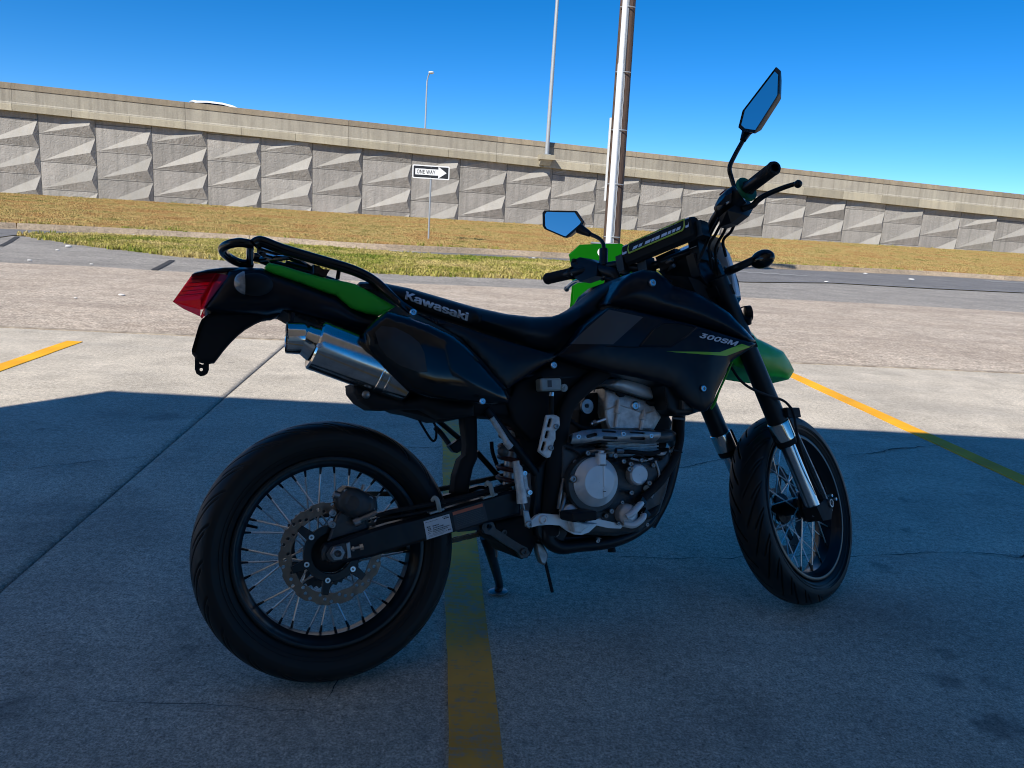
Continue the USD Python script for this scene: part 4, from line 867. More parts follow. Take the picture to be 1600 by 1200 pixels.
def wheel(name, R, hw, grooves, rimhw, disc_r, disc_y, seed, place, label):
    w = xf(name, bike); tag(w, label)
    P = lambda m: (setattr(m, 'vertices', place(m.vertices)), m)[1]
    obj('tyre', P(tyre(R, hw, .226, grooves, seed)), 'tyre_rubber', w, smooth=True)
    ph = np.linspace(0, 2 * np.pi, 96, endpoint=False)
    for s in (-1, 1):
        for rr_ in (.238, .247):
            yb = hw * (.93 if rr_ < .24 else .965)
            obj('sidewall_rib', P(lathe([(rr_ - .0012, s * (yb - .001)), (rr_, s * (yb + .0014)), (rr_ + .0012, s * (yb - .0005))], 128)), 'tyre_rubber', w, smooth=True)
    obj('rim', P(rim(rimhw)), 'black_anodised', w, smooth=35)
    hb = lathe([(.012, -.062), (.022, -.062), (.024, -.05), (.047, -.046), (.049, -.040), (.047, -.034), (.026, -.028), (.023, 0), (.026, .028), (.047, .034), (.049, .040), (.047, .046), (.024, .05), (.022, .062), (.012, .062)], 48)
    obj('hub', P(hb), 'satin_black', w)
    for k in range(36):
        s = 1 if k % 2 else -1; grp = (k // 2) % 2; a = 2 * np.pi * (k + .5) / 36; ha = a + (.62 if grp else -.62)
        p0 = np.array([.046 * math.cos(ha), s * .040, .046 * math.sin(ha)]); p1 = np.array([.199 * math.cos(a), s * .010, .199 * math.sin(a)])
        d = (p1 - p0) / np.linalg.norm(p1 - p0); pn = p1 - d * .012
        sp = obj('spoke', P(tube([p0, pn + d * .004], .0021, n=6, sm=0)), 'spoke_steel', w)
        obj('nipple', P(tube([pn - d * .006, pn, p1], [.0022, .0029, .0036], n=6, sm=0)), 'black_anodised', w)
    if disc_r:
        sy = math.copysign(1, disc_y); a = np.linspace(0, 2 * np.pi, 360, endpoint=False); nw = 14
        ro = disc_r * (1 - .030 * np.clip(np.cos(nw * a) * 1.6 - .2, 0, 1)); ri = disc_r * .765 * (1 + .012 * np.cos(nw * a))
        outp = np.stack([ro * np.cos(a), ro * np.sin(a)], 1); inn = np.stack([ri * np.cos(a), ri * np.sin(a)], 1)
        H = [inn[::-1]]
        for k in range(nw):
            for j, (f, da) in enumerate(((.82, -.10), (.885, 0.02), (.93, .16))):
                c = 2 * np.pi * (k + .5) / nw + da; H.append([(disc_r * f * math.cos(c) + .0042 * math.cos(t), disc_r * f * math.sin(c) + .0042 * math.sin(t)) for t in np.linspace(0, 2 * np.pi, 10, endpoint=False)])
        obj('brake_disc', P(extr(outp, H, disc_y, disc_y - sy * .0045, .0005)), 'bronze_disc' if disc_y < 0 else 'dark_alloy', w, smooth=20)
        C = []
        ring = [(.066 * math.cos(t), .066 * math.sin(t)) for t in a[::6]]; rin = [(.047 * math.cos(t), .047 * math.sin(t)) for t in a[::-6]]
        C.append(extr(ring, [rin], disc_y + sy * .004, disc_y - sy * .004, .001))
        for k in range(6):
            c = 2 * np.pi * k / 6 + .52; e = np.array([math.cos(c), math.sin(c)]); t = np.array([-e[1], e[0]])
            C.append(extr([tuple(e * r_ + t * h) for r_, h in ((.058, -.012), (disc_r * .80, -.008), (disc_r * .80, .008), (.058, .012))], [], disc_y + sy * .0035, disc_y - sy * .0035, .001))
        obj('disc_carrier', P(cat(C)), 'black_anodised', w)
        for k in range(6):
            c = 2 * np.pi * k / 6 + .52
            m = lathe([(.001, sy * .003), (.0025, sy * .003), (.003, sy * .007), (.0062, sy * .007), (.0072, sy * .005), (.0072, -sy * .004)], 14); m.vertices = m.vertices + [.062 * math.cos(c), disc_y + sy * .001, .062 * math.sin(c)]
            obj('disc_bolt', P(m), 'bright_steel', w)
    return w
ZR, ZF = .307, .293
rot_ = lambda a: np.array([[math.cos(a), 0, math.sin(a)], [0, 1, 0], [-math.sin(a), 0, math.cos(a)]])
rear = wheel('rear_wheel', .307, .066, 22, .052, .120, -.062, 3, lambda v: v @ rot_(.2).T + [0, 0, ZR], 'rear wheel with bronze brake disc and thin steel spokes')
front = wheel('front_wheel', .293, .056, 22, .047, .150, .060, 4, lambda v: st(v @ rot_(.5).T + [WB, 0, ZF]), 'front wheel turned to the far side')
# valve stem
a_ = math.radians(158); vp_ = np.array([.197 * math.cos(a_), -.004, .197 * math.sin(a_) + ZR])
obj('valve_stem', tube([vp_, vp_ * [.88, 1, 1] + [0, -.012, -.006]], [.004, .003], n=8, sm=0), 'satin_black', rear)
# sprocket and chain on the left
sprk = [((.098 + .006 * (k % 2)) * math.cos(2 * np.pi * k / 92), (.098 + .006 * (k % 2)) * math.sin(2 * np.pi * k / 92)) for k in range(92)]
m = extr(sprk[::-1], [[(.07 * math.cos(t), .07 * math.sin(t)) for t in np.linspace(0, 2 * np.pi, 40, endpoint=False)]], .062, .070, .001); m.vertices = m.vertices + [0, 0, ZR]; obj('sprocket', m, 'dark_alloy', rear)
cu, cd = [un(530, 772, .068), un(655, 771, .068), un(800, 741, .068)], [un(530, 872, .068), un(700, 846, .068), un(800, 822, .068)]
def chain(P):
    P = np.asarray(P); L = np.r_[0, np.cumsum(np.linalg.norm(np.diff(P, axis=0), axis=1))]; M = []
    n = int(L[-1] / .0159)
    for k in range(n):
        s = (k + .5) * .0159; p = np.array([np.interp(s, L, P[:, i]) for i in range(3)]); q = np.array([np.interp(s + .008, L, P[:, i]) for i in range(3)]); d = (q - p) / np.linalg.norm(q - p); u = np.array([-d[2], 0, d[0]])
        for y in ((-.009, -.0065), (.0065, .009)) if k % 2 else ((-.0062, -.004), (.004, .0062)):
            out = []
            for e in (-1, 1):
                out += [(p + d * e * .0068 + d * .0058 * math.cos(t) * 1 + u * .0058 * math.sin(t)) for t in np.linspace(0, 2 * np.pi, 9)[:-1]]
            out = np.array(out); M.append(hull(np.vstack([out + [0, y[0], 0], out + [0, y[1], 0]])))
        r = lathe([(.001, -.006), (.005, -.006), (.005, .006), (.001, .006)], 8); r.vertices = r.vertices + p + d * .00795; M.append(r)
    return cat(M)
for run_ in (cu, cd): tag(part('chain_run', chain(run_), 'chain_steel', smooth=False), kind='stuff')

# ---- swingarm
SWP = [(503, 862), (508, 852), (530, 844), (565, 832), (607, 819), (660, 806), (720, 788.5), (794, 767), (815, 768), (815, 805), (790, 811), (757, 819), (710, 832), (660, 847), (620, 859), (585, 870), (545, 879), (515, 884), (504, 877)]
sw = part('swingarm', plate(SWP, -.122, .034, .007), 'satin_black', smooth=25)
swl = plate(SWP, -.122, .034, .007); obj('left_beam', mir(swl), 'satin_black', sw, smooth=25)
pv = un(790, 790, -.1); obj('pivot_tube', tube([pv * [1, 0, 1] + [0, -.10, 0], pv * [1, 0, 1] + [0, .10, 0]], .030, n=20, sm=0), 'satin_black', sw)
obj('cross_brace', hull(np.array([[un(715, 800, 0)[0] + dx, y, un(715, 808, 0)[2] + dz] for dx in (-.03, .03) for y in (-.09, .09) for dz in (-.025, .025)])), 'satin_black', sw)
ax0 = un(527.5, 864.5, -.128)
obj('axle_block', plate([(510, 866), (517, 855), (535, 849), (545, 847), (548, 870), (530, 876), (520, 879), (513, 874)], -.1265, .006, .0015), 'dark_alloy', sw)
for r_, o, y_, mt in ((12.5, 0, -.1285, 'dull_steel'), (9.5, 0, -.134, 'dull_steel')): obj('axle_nut', hexnut(527.8, 864.5, y_, r_ * .00141, .008), mt, sw)
obj('axle_bolt', lathe_to([(.002, .001), (.006, 0), (.0075, .003), (.0075, .02)], ax0 + [0, -.014, 0], ax0), 'dark_alloy', sw)
obj('adjuster_plate', plate([(541, 849), (547, 847), (549, 871), (543, 873)], -.131, .012, .001), 'dull_steel', sw)
obj('adjuster_bolt', cat([tpx([(548, 858, -.127), (566, 854, -.127)], .0038, n=10, sm=0), tpx([(562, 855, -.127), (567, 853.8, -.127)], .0075, n=6, sm=0), tpx([(550, 857.6, -.127), (553, 857, -.127)], .0065, n=6, sm=0)]), 'bright_steel', sw)
# stickers on the swingarm
class FlatP:
    def __init__(s, Y, fn=un): s.Y, s.fn = Y, fn
    def y(s, px, py): return np.full(np.shape(px), s.Y, float)
fp = FlatP(-.122)
def quad(P, s0, s1, t0, t1): # bilinear patch of a 4 point label (tl, tr, br, bl)
    P = pxa(P); b = lambda s, t: (1 - t) * ((1 - s) * P[0] + s * P[1]) + t * ((1 - s) * P[3] + s * P[2]); return [b(s0, t0), b(s1, t0), b(s1, t1), b(s0, t1)]
LB1 = [(661.8, 814.6), (701.8, 802.9), (707.6, 830.4), (667, 843.3)]
s1 = obj('white_sticker', decal(LB1, fp, .0008), 'sticker_white', sw, smooth=False, label='white sticker with small print on the swingarm')
ink = [(.05, .55, .10, .125), (.72, .93, .06, .10), (.76, .97, .13, .20), (.08, .22, .34, .40), (.10, .24, .44, .49), (.10, .24, .52, .57), (.10, .26, .62, .66), (.30, .55, .36, .42), (.30, .72, .47, .53), (.30, .92, .58, .635), (.28, .86, .67, .715), (.08, .18, .72, .75), (.28, .70, .76, .79), (.84, .96, .80, .87), (.10, .80, .84, .86), (.10, .66, .90, .92)]
Mx = []
for a, b, c, d in ink:
    s = a
    while s < b:
        w_ = rng.uniform(.02, .07); Mx.append(decal(quad(LB1, s, min(b, s + w_), c + rng.uniform(0, .01), d), fp, .0013)); s += w_ + .012
obj('small_print', cat(Mx), 'sticker_ink', s1, smooth=False)
LB2 = [(707, 800.3), (756, 786), (762.5, 813), (712, 829.5)]
s2 = obj('warning_label', decal(LB2, fp, .0006), 'smoked_graphic', sw, smooth=False, label='dark warning label with an orange header on the swingarm')
obj('label_header', decal(quad(LB2, 0, .95, .0, .17), fp, .0010), 'sticker_orange', s2, smooth=False)
Mx = []
for k in range(7):
    s = .08
    while s < .86:
        w_ = rng.uniform(.03, .09); Mx.append(decal(quad(LB2, s, s + w_, .26 + .09 * k, .29 + .09 * k), fp, .0010)); s += w_ + .015
obj('small_print', cat(Mx), 'grey_graphic', s2, smooth=False)
# brake hose along the arm and its white clips
part('brake_hose', tpx([(588, 806, -.115), (615, 798.5, -.125), (660, 790, -.125), (705, 781, -.122), (760, 767, -.118), (800, 757, -.11), (808, 750, -.10)], .0052), 'matte_black')
part('brake_pipe', tpx([(588, 812, -.11), (625, 806, -.122), (670, 797, -.122), (740, 777, -.116), (800, 763, -.11)], .0034), 'matte_black')
for x, y in ((682, 0), (765, -23.5)):
    o = np.array([x, 790 + y])
    part('hose_clip', cat([tpx([(o[0] - 7, o[1] - 8, -.121), (o[0] - 3.5, o[1] - 12, -.131), (o[0] + 1, o[1] - 9, -.134), (o[0] + 3.5, o[1] + 1, -.134), (o[0] + 5, o[1] + 9, -.127)], .0032, n=8, flat=1.7), plate([(o[0] - 10, o[1] + 11), (o[0] + 12, o[1] + 4), (o[0] + 13, o[1] + 7), (o[0] - 9, o[1] + 14)], -.130, .03, .001)]), 'milky_plastic', label='pale plastic hose clip on the swingarm')
# rear caliper
cal = part('rear_caliper', Pillow([(524, 778), (533, 766), (541, 760), (560, 763), (578, 772), (588, 777), (590, 794), (586, 806), (560, 812), (545, 808), (528, 796)], -.090, .014, 3, crown=.012, crim=14).mesh(back=-.045, step=4), 'dark_alloy')
obj('caliper_piston', cat([tpx([(550, 786, -.118), (550, 786, -.09)], .017, n=24, sm=0), tpx([(571, 790, -.114), (571, 790, -.09)], .013, n=20, sm=0)]), 'dark_alloy', cal)
for q in ((541, 768), (579, 779), (583, 797)): obj('caliper_bolt', bolt(*q, -.110, .0060), 'dull_steel', cal)
obj('bleed_nipple', tpx([(566, 766, -.10), (568, 757, -.10)], .0038, n=8, sm=0), 'dull_steel', cal)
obj('caliper_lug', tpx([(521.5, 772.5, -.10), (532, 775, -.10)], .009, n=14, sm=0), 'dull_steel', cal)
obj('caliper_bracket', plate([(513, 846), (522, 822), (528, 806), (533, 800), (560, 808), (572, 812), (576, 826), (552, 834), (530, 840)], -.094, .02, .003), 'dark_alloy', cal)
obj('banjo_bolt', tpx([(556, 815, -.115), (588, 800, -.115)], .0065, n=8, sm=0), 'dull_steel', cal)
obj('banjo_union', tpx([(553, 818, -.112), (562, 813, -.112)], .011, n=12, sm=0), 'dull_steel', cal)
for q in ((520.5, 802), (519.5, 820)): obj('caliper_bolt', bolt(*q, -.102, .0085), 'dull_steel', cal)

# ---- tail
tail = part('tail_cowl', Pillow([(352, 431), (357, 424), (375, 418.5), (410, 419), (425, 426), (455, 436), (510, 457), (528, 462), (560, 485), (600, 498), (610, 520), (570, 520), (520, 503), (480, 493), (452, 485), (440, 484), (420, 489), (370, 489), (345, 487), (322, 485), (318, 480), (336, 455)],
     lambda x, y: -.055 - .03 * np.clip((x - 300) / 200, 0, 1), .016, 8, crown=.014, crim=30).mesh(mirror=True, step=5), 'dark_navy_plastic')
fen = part('number_plate_hanger', Pillow([(325, 491), (345, 487), (365, 482), (440, 480), (444, 486), (432, 494), (425, 497.5), (415, 497.5), (400, 504), (385, 512.5), (372, 523), (360, 535), (349, 548), (340, 560), (335, 566), (326, 567), (317, 566), (306, 563), (304, 556), (300, 551), (301, 542), (306, 524), (310, 510), (315, 499)], -.018, .010, 7).mesh(mirror=True, step=4), 'matte_black')
tabp = [(304.5, 560), (326.5, 560), (326.5, 578), (324, 584), (319, 587), (313, 587.5), (307, 584), (304.5, 577)]
obj('plate_tab', plate(tabp, -.012, .004, .0008, [disc_px(314.5, 577.3, 2.6, 2.6, 14), [(310.5, 561.5), (319, 568.5), (316, 569.5), (312, 568)]]), 'matte_black', fen)
obj('plate_edge', plate([(325, 491), (315, 499), (306, 524), (300, 545), (300, 551), (305, 550), (311, 527), (319, 500), (328, 492)], -.030, .008, .002), 'gloss_black', fen)
obj('cowl_lip', Pillow([(299.5, 429), (304, 426), (325, 421), (350, 418), (376, 417.5), (400, 419), (400, 423), (360, 426), (340, 427), (318, 427.5)], -.050, .012, 5).mesh(mirror=True, step=3), 'dark_navy_plastic', tail)
# tail lamp: a faceted wedge
T0 = un(269.8, 471.5, 0.0); TL = un(300.5, 428.5, -.018); TR = un(337.5, 427, -.052); IN = un(313.5, 467.5, -.062); LOW = un(313.5, 484, -.056); RB = un(316.5, 484, -.075); RT = un(357.5, 430, -.080)
mid = un(286, 476.5, -.03)
my = lambda p: p * [1, -1, 1]
T0b = T0
def tri_m(L):
    V = []; F = []
    for p in L:
        o = len(V); V += p
        for k in range(1, len(p) - 1): F.append([o, o + k, o + k + 1])
    m = TM(V, F); m.merge_vertices(); return m
lm = tri_m([[T0, TL, TR, IN], [T0, IN, LOW, mid], [my(T0), my(IN), my(TR), my(TL)], [my(T0), my(mid), my(LOW), my(IN)], [TL, my(TL), my(TR), TR], [LOW, my(LOW), my(mid), mid], [mid, my(mid), my(T0), T0]]); trimesh.repair.fix_normals(lm)
tlm = part('tail_light', lm, 'red_lens', smooth=False)
side = tri_m([[TR, RT, RB, LOW], [TR, LOW, IN]]); obj('side_lens', side, 'dark_red_lens', tlm, smooth=False); obj('side_lens', tri_m([[my(RT), my(TR), my(LOW), my(RB)]]), 'dark_red_lens', tlm, smooth=False)
ribs = []
for k in range(5):
    t = .18 + .15 * k; a = TL + (T0 - TL) * t; b = TR + (IN - TR) * t; a = a + (b - a) * .10; ribs.append(tube([a + [-.001, -.002, 0], b + [-.001, -.002, 0]], .0009, n=5, sm=0))
obj('lens_rib', cat(ribs), 'dark_red_lens', tlm)
obj('lens_frame', cat([tube([TR + [0, -.001, 0], IN + [0, -.001, 0]], .0020, n=6, sm=0)]), 'red_lens', tlm)
# rear indicator
ic = un(379, 443.5, -.155)
ind = part('rear_indicator', ball(ic + [.026, .004, 0], 1.0, (.038, .026, .025)), 'matte_black', smooth=True)
lens = trimesh.intersections.slice_mesh_plane(ball(ic + [.012, -.001, .002], 1.0, (.030, .027, .0262)), [-1, 0, 0], ic + [.004, 0, 0], cap=False); obj('indicator_lens', lens, 'clear_lens', ind, smooth=True)
obj('stalk', tube([ic + [.035, .02, 0], [ic[0] + .045, -.07, ic[2] + .005]], [.013, .018], n=12, sm=0), 'satin_black', ind)
ind2 = part('rear_indicator', mir(ball(ic + [.03, 0, 0], 1.0, (.044, .030, .028))), 'gloss_black', smooth=True)
# green side panels
GRN = [(413.5, 417), (420, 410.5), (437, 414), (470, 424), (510, 435), (540, 440), (556, 444), (585, 460), (618, 479), (604, 487), (593, 493), (570, 488), (548, 481), (536, 471), (525, 461), (510, 457), (468, 441), (425, 426.5), (417, 421.5)]
gp_ = Pillow(GRN, lambda x, y: -.086 - .030 * np.clip((x - 420) / 190, 0, 1), .008, 5, crown=.005, crim=20)
part('side_panel', gp_.mesh(back=-.07, step=5), 'green_plastic', label='green tail side panel')
part('side_panel', mir(gp_.mesh(back=-.07, step=8)), 'green_plastic', label='green tail side panel of the far side')
# rack
rk = [(397, 381.5, -.085), (404, 377.5, -.085), (414, 379, -.086), (440, 389, -.088), (480, 401, -.09), (520, 412.5, -.092), (556, 424, -.098), (585, 439, -.108), (608, 459, -.125), (628, 476, -.140), (645, 487.5, -.148)]
rack = part('luggage_rack', tpx(rk, [.0125] * 6 + [.0115, .0105, .0085, .006], n=14), 'gloss_black')
lr = [un(a, b, c) for a, b, c in rk[1:]]; obj('left_rail', tube([p * [1, -1, 1] for p in lr], [.0115] * 6 + [.009, .006], n=12), 'gloss_black', rack)
obj('grab_loop', tpx([(394, 382, -.075), (375, 379, -.075), (357, 382, -.06), (347.5, 390, -.02), (356, 401, .03), (375, 411, .05), (394, 412, .06)], .0105, n=14), 'gloss_black', rack)
obj('loop_stay', tpx([(391, 384, -.06), (390.5, 398, 0), (391, 410, .05)], .0085, n=10), 'gloss_black', rack)
for a, b in (((405, 388, -.07), (437, 398, .06)), ((412, 398, -.06), (440, 405, .06)), ((408, 405, .04), (455, 402, -.07)), ((440, 398, .06), (490, 418, .07)), ((446, 410, .05), (500, 424, .06)), ((430, 412, .05), (404, 392, .0)), ((470, 404, -.06), (488, 416, .06))):
    obj('cross_bar', tpx([a, b], .0062, n=8, sm=0), 'gloss_black', rack)
obj('rack_bracket', plate([(489, 413), (499, 415), (504, 420), (516, 421), (512, 427), (510, 432), (505, 433), (496, 429), (489, 428)], -.085, .02, .002), 'gloss_black', rack)
obj('rack_stay', tpx([(530, 420, -.06), (527.5, 436, -.06)], .005, n=8, sm=0), 'gloss_black', rack)
obj('rack_bolt', bolt(646, 487.8, -.156, .0085), 'bright_steel', rack)
obj('rack_foot', plate([(622, 466), (636, 474), (652, 485), (650, 493), (640, 491), (626, 480)], -.150, .012, .003), 'gloss_black', rack)
# ---- seat
SEAT = [(556, 446), (562, 440.5), (578, 440), (600, 442.5), (640, 450.5), (690, 465), (740, 479.5), (790, 490.5), (835, 495.5), (862, 494.5), (885, 487.5), (908, 475), (935, 453), (952, 440.5), (966, 435.5), (975, 440), (969, 452), (950, 474), (930, 496), (902, 524), (870, 554.5), (840, 547), (800, 534), (740, 514), (690, 500), (650, 488), (600, 462), (570, 452)]
seat_p = Pillow(SEAT, lambda x, y: -.075 + .050 * np.clip((x - 820) / 70, 0, 1) * np.clip(1 - (x - 940) / 200, 0, 1), .065, 34)
seat = part('seat', seat_p.mesh(mirror=True, step=6), 'seat_vinyl', smooth=60)
obj('lettering', cat([text_decal('Kawasaki', (631.3 + dx, 466.2 + dy), (16.1, 5.70), (1.9, -11.6), seat_p, bold=True, lift=.0014 + .0003 * k) for k, (dx, dy) in enumerate(((0, 0), (.7, .25), (-.6, -.2)))]), 'white_lettering', seat, smooth=False)
# side panel below the seat
SP_ = [(645, 488), (700, 503), (780, 529), (871, 556), (862, 563), (830, 583), (800, 603), (793, 608), (778, 594), (748, 558), (722, 530), (690, 512)]
part('frame_cover', Pillow(SP_, lambda x, y: -.135, .007, 4, crown=.006, crim=45).mesh(back=-.05, step=6), 'dark_navy_plastic')
obj('cover_bolt', bolt(866, 570.5, -.150, .0085), 'bright_steel', bike)
part('left_frame_cover', mir(Pillow(SP_, lambda x, y: -.135, .007, 4, crown=.006, crim=45).mesh(back=-.05, step=10)), 'dark_navy_plastic')
# glossy heat shield over the silencer
SC = [(567, 517.5), (585, 501), (605, 486), (642, 496), (672, 507), (710, 525), (730, 540), (752, 562), (772, 586), (793, 608), (799, 624), (795, 632), (780, 633.5), (720, 628), (675, 622.5), (637, 611), (618, 594), (600, 577), (585, 560), (572, 543)]
sc_p = Pillow(SC, lambda x, y: -.195 + .03 * np.clip((x - 700) / 100, 0, 1), .020, 9, crown=.018, crim=48)
shl = part('heat_shield', sc_p.mesh(back=-.15, step=5), 'gloss_black', smooth=50)
obj('shield_graphic', decal([(586, 519), (596, 509), (618, 512), (640, 523), (655, 535), (663, 550), (668, 581), (655, 582), (625, 571), (605, 557), (592, 540)], sc_p, .0010, step=5), 'smoked_graphic', shl, smooth=True)
obj('shield_bolt', bolt(754.5, 627, -.225, .0075), 'bright_steel', shl)
# silencer
M0, M1 = un(490.5, 537.5, -.155), un(640, 594, -.145); Lm = np.linalg.norm(M1 - M0)
mf = part('silencer', lathe_to([(.040, .001), (.0535, 0), (.0575, .004), (.0580, .012), (.0575, .02), (.0575, Lm * .66), (.059, Lm * .665), (.059, Lm * .685), (.0575, Lm * .69), (.0575, Lm * .74), (.059, Lm * .745), (.059, Lm * .765), (.0575, Lm * .77), (.0560, Lm * .97), (.05, Lm), (.03, Lm + .01)], M0, M1, 64), 'brushed_steel', smooth=40)
E0 = un(447.5, 527.5, -.155); Ec = un(474, 529, -.155)
obj('tail_pipe', lathe_to([(.028, .05), (.0325, .002), (.0345, 0), (.0352, .002), (.0352, np.linalg.norm(Ec - E0)), (.033, np.linalg.norm(Ec - E0) + .004)], E0, Ec, 40), 'brushed_steel', mf)
dC = M0 - Ec; obj('pipe_cone', lathe_to([(.0350, 0), (.0352, np.linalg.norm(dC) * .4), (.0385, np.linalg.norm(dC) * .85), (.0400, np.linalg.norm(dC) + .003)], Ec, M0, 48), 'brushed_steel', mf)
obj('bore', lathe_to([(.0005, .03), (.0322, .03), (.0322, .0035), (.0338, .001)], E0, Ec, 32), 'matte_black', mf)
obj('rivet', bolt(499, 540, -.2145, .0055), 'bright_steel', mf)
part('silencer_hanger', cat([plate([(452, 489), (462, 492), (457, 505), (453, 503)], -.10, .02, .002), tpx([(458, 490, -.10), (455, 503, -.12)], .005, n=8)]), 'matte_black')
part('under_tail', Pillow([(440, 484), (470, 488), (520, 500), (575, 517), (640, 540), (740, 590), (800, 604), (872, 560), (872, 640), (850, 660), (800, 655), (740, 650), (690, 660), (652, 648), (630, 644), (610, 634), (590, 600), (560, 560), (500, 510), (470, 500), (450, 490)], -.07, .02, 14).mesh(mirror=True, step=9), 'matte_black')
part('exhaust_bracket', Pillow([(549, 600), (573, 605), (632, 626), (662, 613), (700, 627), (740, 632), (740, 650), (690, 655), (660, 640), (620, 640), (605, 641), (580, 640), (562, 629), (551, 615)], -.13, .03, 14).mesh(back=-.05, step=5), 'matte_black')
obj('bracket_bolt', ball(un(572, 616.5, -.165), .0095, (1, .8, 1)), 'dull_steel', bike)

# ---- tank, shroud
TK_ = [(945, 477), (956, 458), (968, 440), (985, 427), (1005, 421), (1027, 425), (1040, 434), (1052, 446), (1087, 456.5), (1115, 472), (1140, 489), (1162, 512), (1181, 533), (1172, 537.5), (1140, 524), (1087, 508), (1050, 499), (1016, 491), (983, 483)]
tk_y = lambda x, y: -.110 - .075 * np.clip((x - 960) / 200, 0, 1)
tk_p = Pillow(TK_, tk_y, .014, 7, crown=.018, crim=40)
tank = part('tank_cover', tk_p.mesh(mirror=True, step=5), 'dark_navy_plastic', smooth=50)
obj('tank_bolt', bolt(1020.5, 441.5, -.168, .010), 'bright_steel', tank)
SH = [(868, 556), (889, 539), (915, 508), (950, 481), (985, 484), (1016, 491.5), (1050, 499.5), (1087, 508.5), (1140, 524.5), (1181, 537), (1175, 543), (1142, 565), (1133, 586), (1120, 612), (1114, 629), (1104, 642), (1094, 643.5), (1080, 637), (1066, 625), (1049, 605), (1030, 599), (994, 590.5), (950, 582), (909, 571)]
sh_y = lambda x, y: -.128 - .075 * np.clip((x - 880) / 230, 0, 1)
WIN = [(1020, 516), (1036, 505), (1062, 505), (1088, 511), (1068, 529), (1048, 541.5), (1000, 541)]
sh_p = Pillow(SH, sh_y, .008, 4, crown=.010, crim=45)
shr = part('radiator_shroud', sh_p.mesh(back=-.10, step=4.5), 'dark_navy_plastic', smooth=50)
part('left_radiator_shroud', mir(sh_p.mesh(back=-.10, step=9)), 'dark_navy_plastic', smooth=50)
obj('grey_panel', decal([(951, 483.5), (1005, 495.5), (958, 538), (889.5, 537.5)], sh_p, .0012, step=6), 'grey_graphic', shr, smooth=True)
obj('air_window', decal(WIN, sh_p, .0008, step=6), 'matte_black', shr, smooth=True)
obj('window_edge', cat([tube(sh_p.fn(np.array([a[0], b[0]]), np.array([a[1], b[1]]), sh_p.y(np.array([a[0], b[0]]), np.array([a[1], b[1]])) - .001), .0028, n=6, sm=0) for a, b in zip(WIN, WIN[1:] + WIN[:1])]), 'dark_navy_plastic', shr)
obj('lime_stripe', decal([(1041, 549.2), (1090, 549.6), (1125, 550.2), (1159, 537.2), (1173, 541.8), (1135, 556.2), (1090, 553)], sh_p, .0014, step=4), 'lime_graphic', shr, smooth=True)
obj('model_lettering', cat([text_decal('300SM', (1091 + dx, 526.2 + dy), (12.3, 2.9), (4.0, -6.2), sh_p, bold=True, shear=.10, lift=.0014 + .0003 * k) for k, (dx, dy) in enumerate(((0, 0), (.6, .1), (0, .5)))]), 'white_lettering', shr, smooth=False)
obj('shroud_bolt', bolt(1100, 607, sh_y(1100, 607) - .021, .0085), 'bright_steel', shr)
obj('green_edge', tpx([(1144, 566, -.165), (1135, 586, -.165), (1123, 612, -.165), (1116, 630, -.165), (1111, 639, -.165)], [.002, .003, .003, .005, .003], n=8), 'green_plastic', shr)
obj('seam_line', tube([sh_p.fn(x, y, float(sh_p.y(x, y)) - .0006) for x, y in ((868, 556), (889, 541), (958, 541), (1000, 543))], .0018, n=6, sm=0), 'matte_black', shr)
# radiator and steering head behind the shroud
part('radiator', cat([box(un(1065, 590, -.19) - [.0, .0, .0], un(1090, 640, -.19) + [.02, .14, .0], .004)]), 'dark_alloy')
part('radiator_cowl', Pillow([(1035, 600), (1060, 600), (1085, 630), (1093, 643), (1075, 649), (1056, 650), (1042, 640)], -.16, .012, 6).mesh(back=-.04, step=4), 'satin_black')
part('steering_head', hull(np.array([[*(un(a, b, 0) * [1, 0, 1])] for a, b in ((1040, 430), (1090, 440), (1150, 505), (1120, 530), (1060, 480))] + [[*(un(a, b, 0) * [1, 0, 1] + [0, y, 0])] for a, b in ((1050, 440), (1085, 450), (1140, 510), (1075, 490)) for y in (-.08, .08)])), 'matte_black')

# ---- engine
eng = part('engine', cat([Pillow([(872, 690), (928, 698), (946, 717), (1030, 716), (1045, 700), (1052, 720), (1040, 770), (1030, 800), (1000, 830), (960, 838), (900, 835), (872, 820)], -.12, .02, 10).mesh(back=.12, step=7)]), 'dark_alloy')
obj('intake_case', Pillow([(905, 640), (945, 600), (1033, 625), (1050, 660), (1040, 700), (900, 700)], -.045, .01, 6).mesh(back=.10, step=8), 'matte_black', eng)
for k in range(4): obj('barrel_fin', box(un(946, 706 - 5.5 * k, -.098), un(1030, 703.8 - 5.5 * k, -.098) + [0, .16, 0], .001), 'cast_alloy', eng)
obj('barrel', box(un(950, 716, -.088), un(1026, 672, -.088) + [0, .15, 0], .003), 'cast_alloy', eng)
obj('intake_boot', Pillow([(800, 655), (870, 640), (885, 690), (868, 745), (835, 740), (815, 705)], -.05, .012, 8).mesh(back=.06, step=6), 'matte_black', eng)
hd_p = Pillow([(943, 607), (1033, 634), (1032, 653), (1020, 674), (950, 674), (942, 645)], -.085, .020, 9)
obj('cylinder_head', hd_p.mesh(back=.09, step=4), 'cast_alloy', eng, smooth=25)
obj('valve_cover', Pillow([(945, 601), (954, 599), (962, 593), (972, 590), (990, 592), (1006, 596), (1018, 604), (1027, 613), (1033, 630), (990, 617)], -.085, .020, 9).mesh(back=.09, step=4), 'silver_paint', eng, smooth=40)
obj('head_gasket', tube([un(943, 606.5, -.102), un(960, 611.5, -.107), un(988, 619, -.1075), un(1016, 628, -.107), un(1034, 633, -.102)], .0026, n=8, sm=0), 'matte_black', eng)
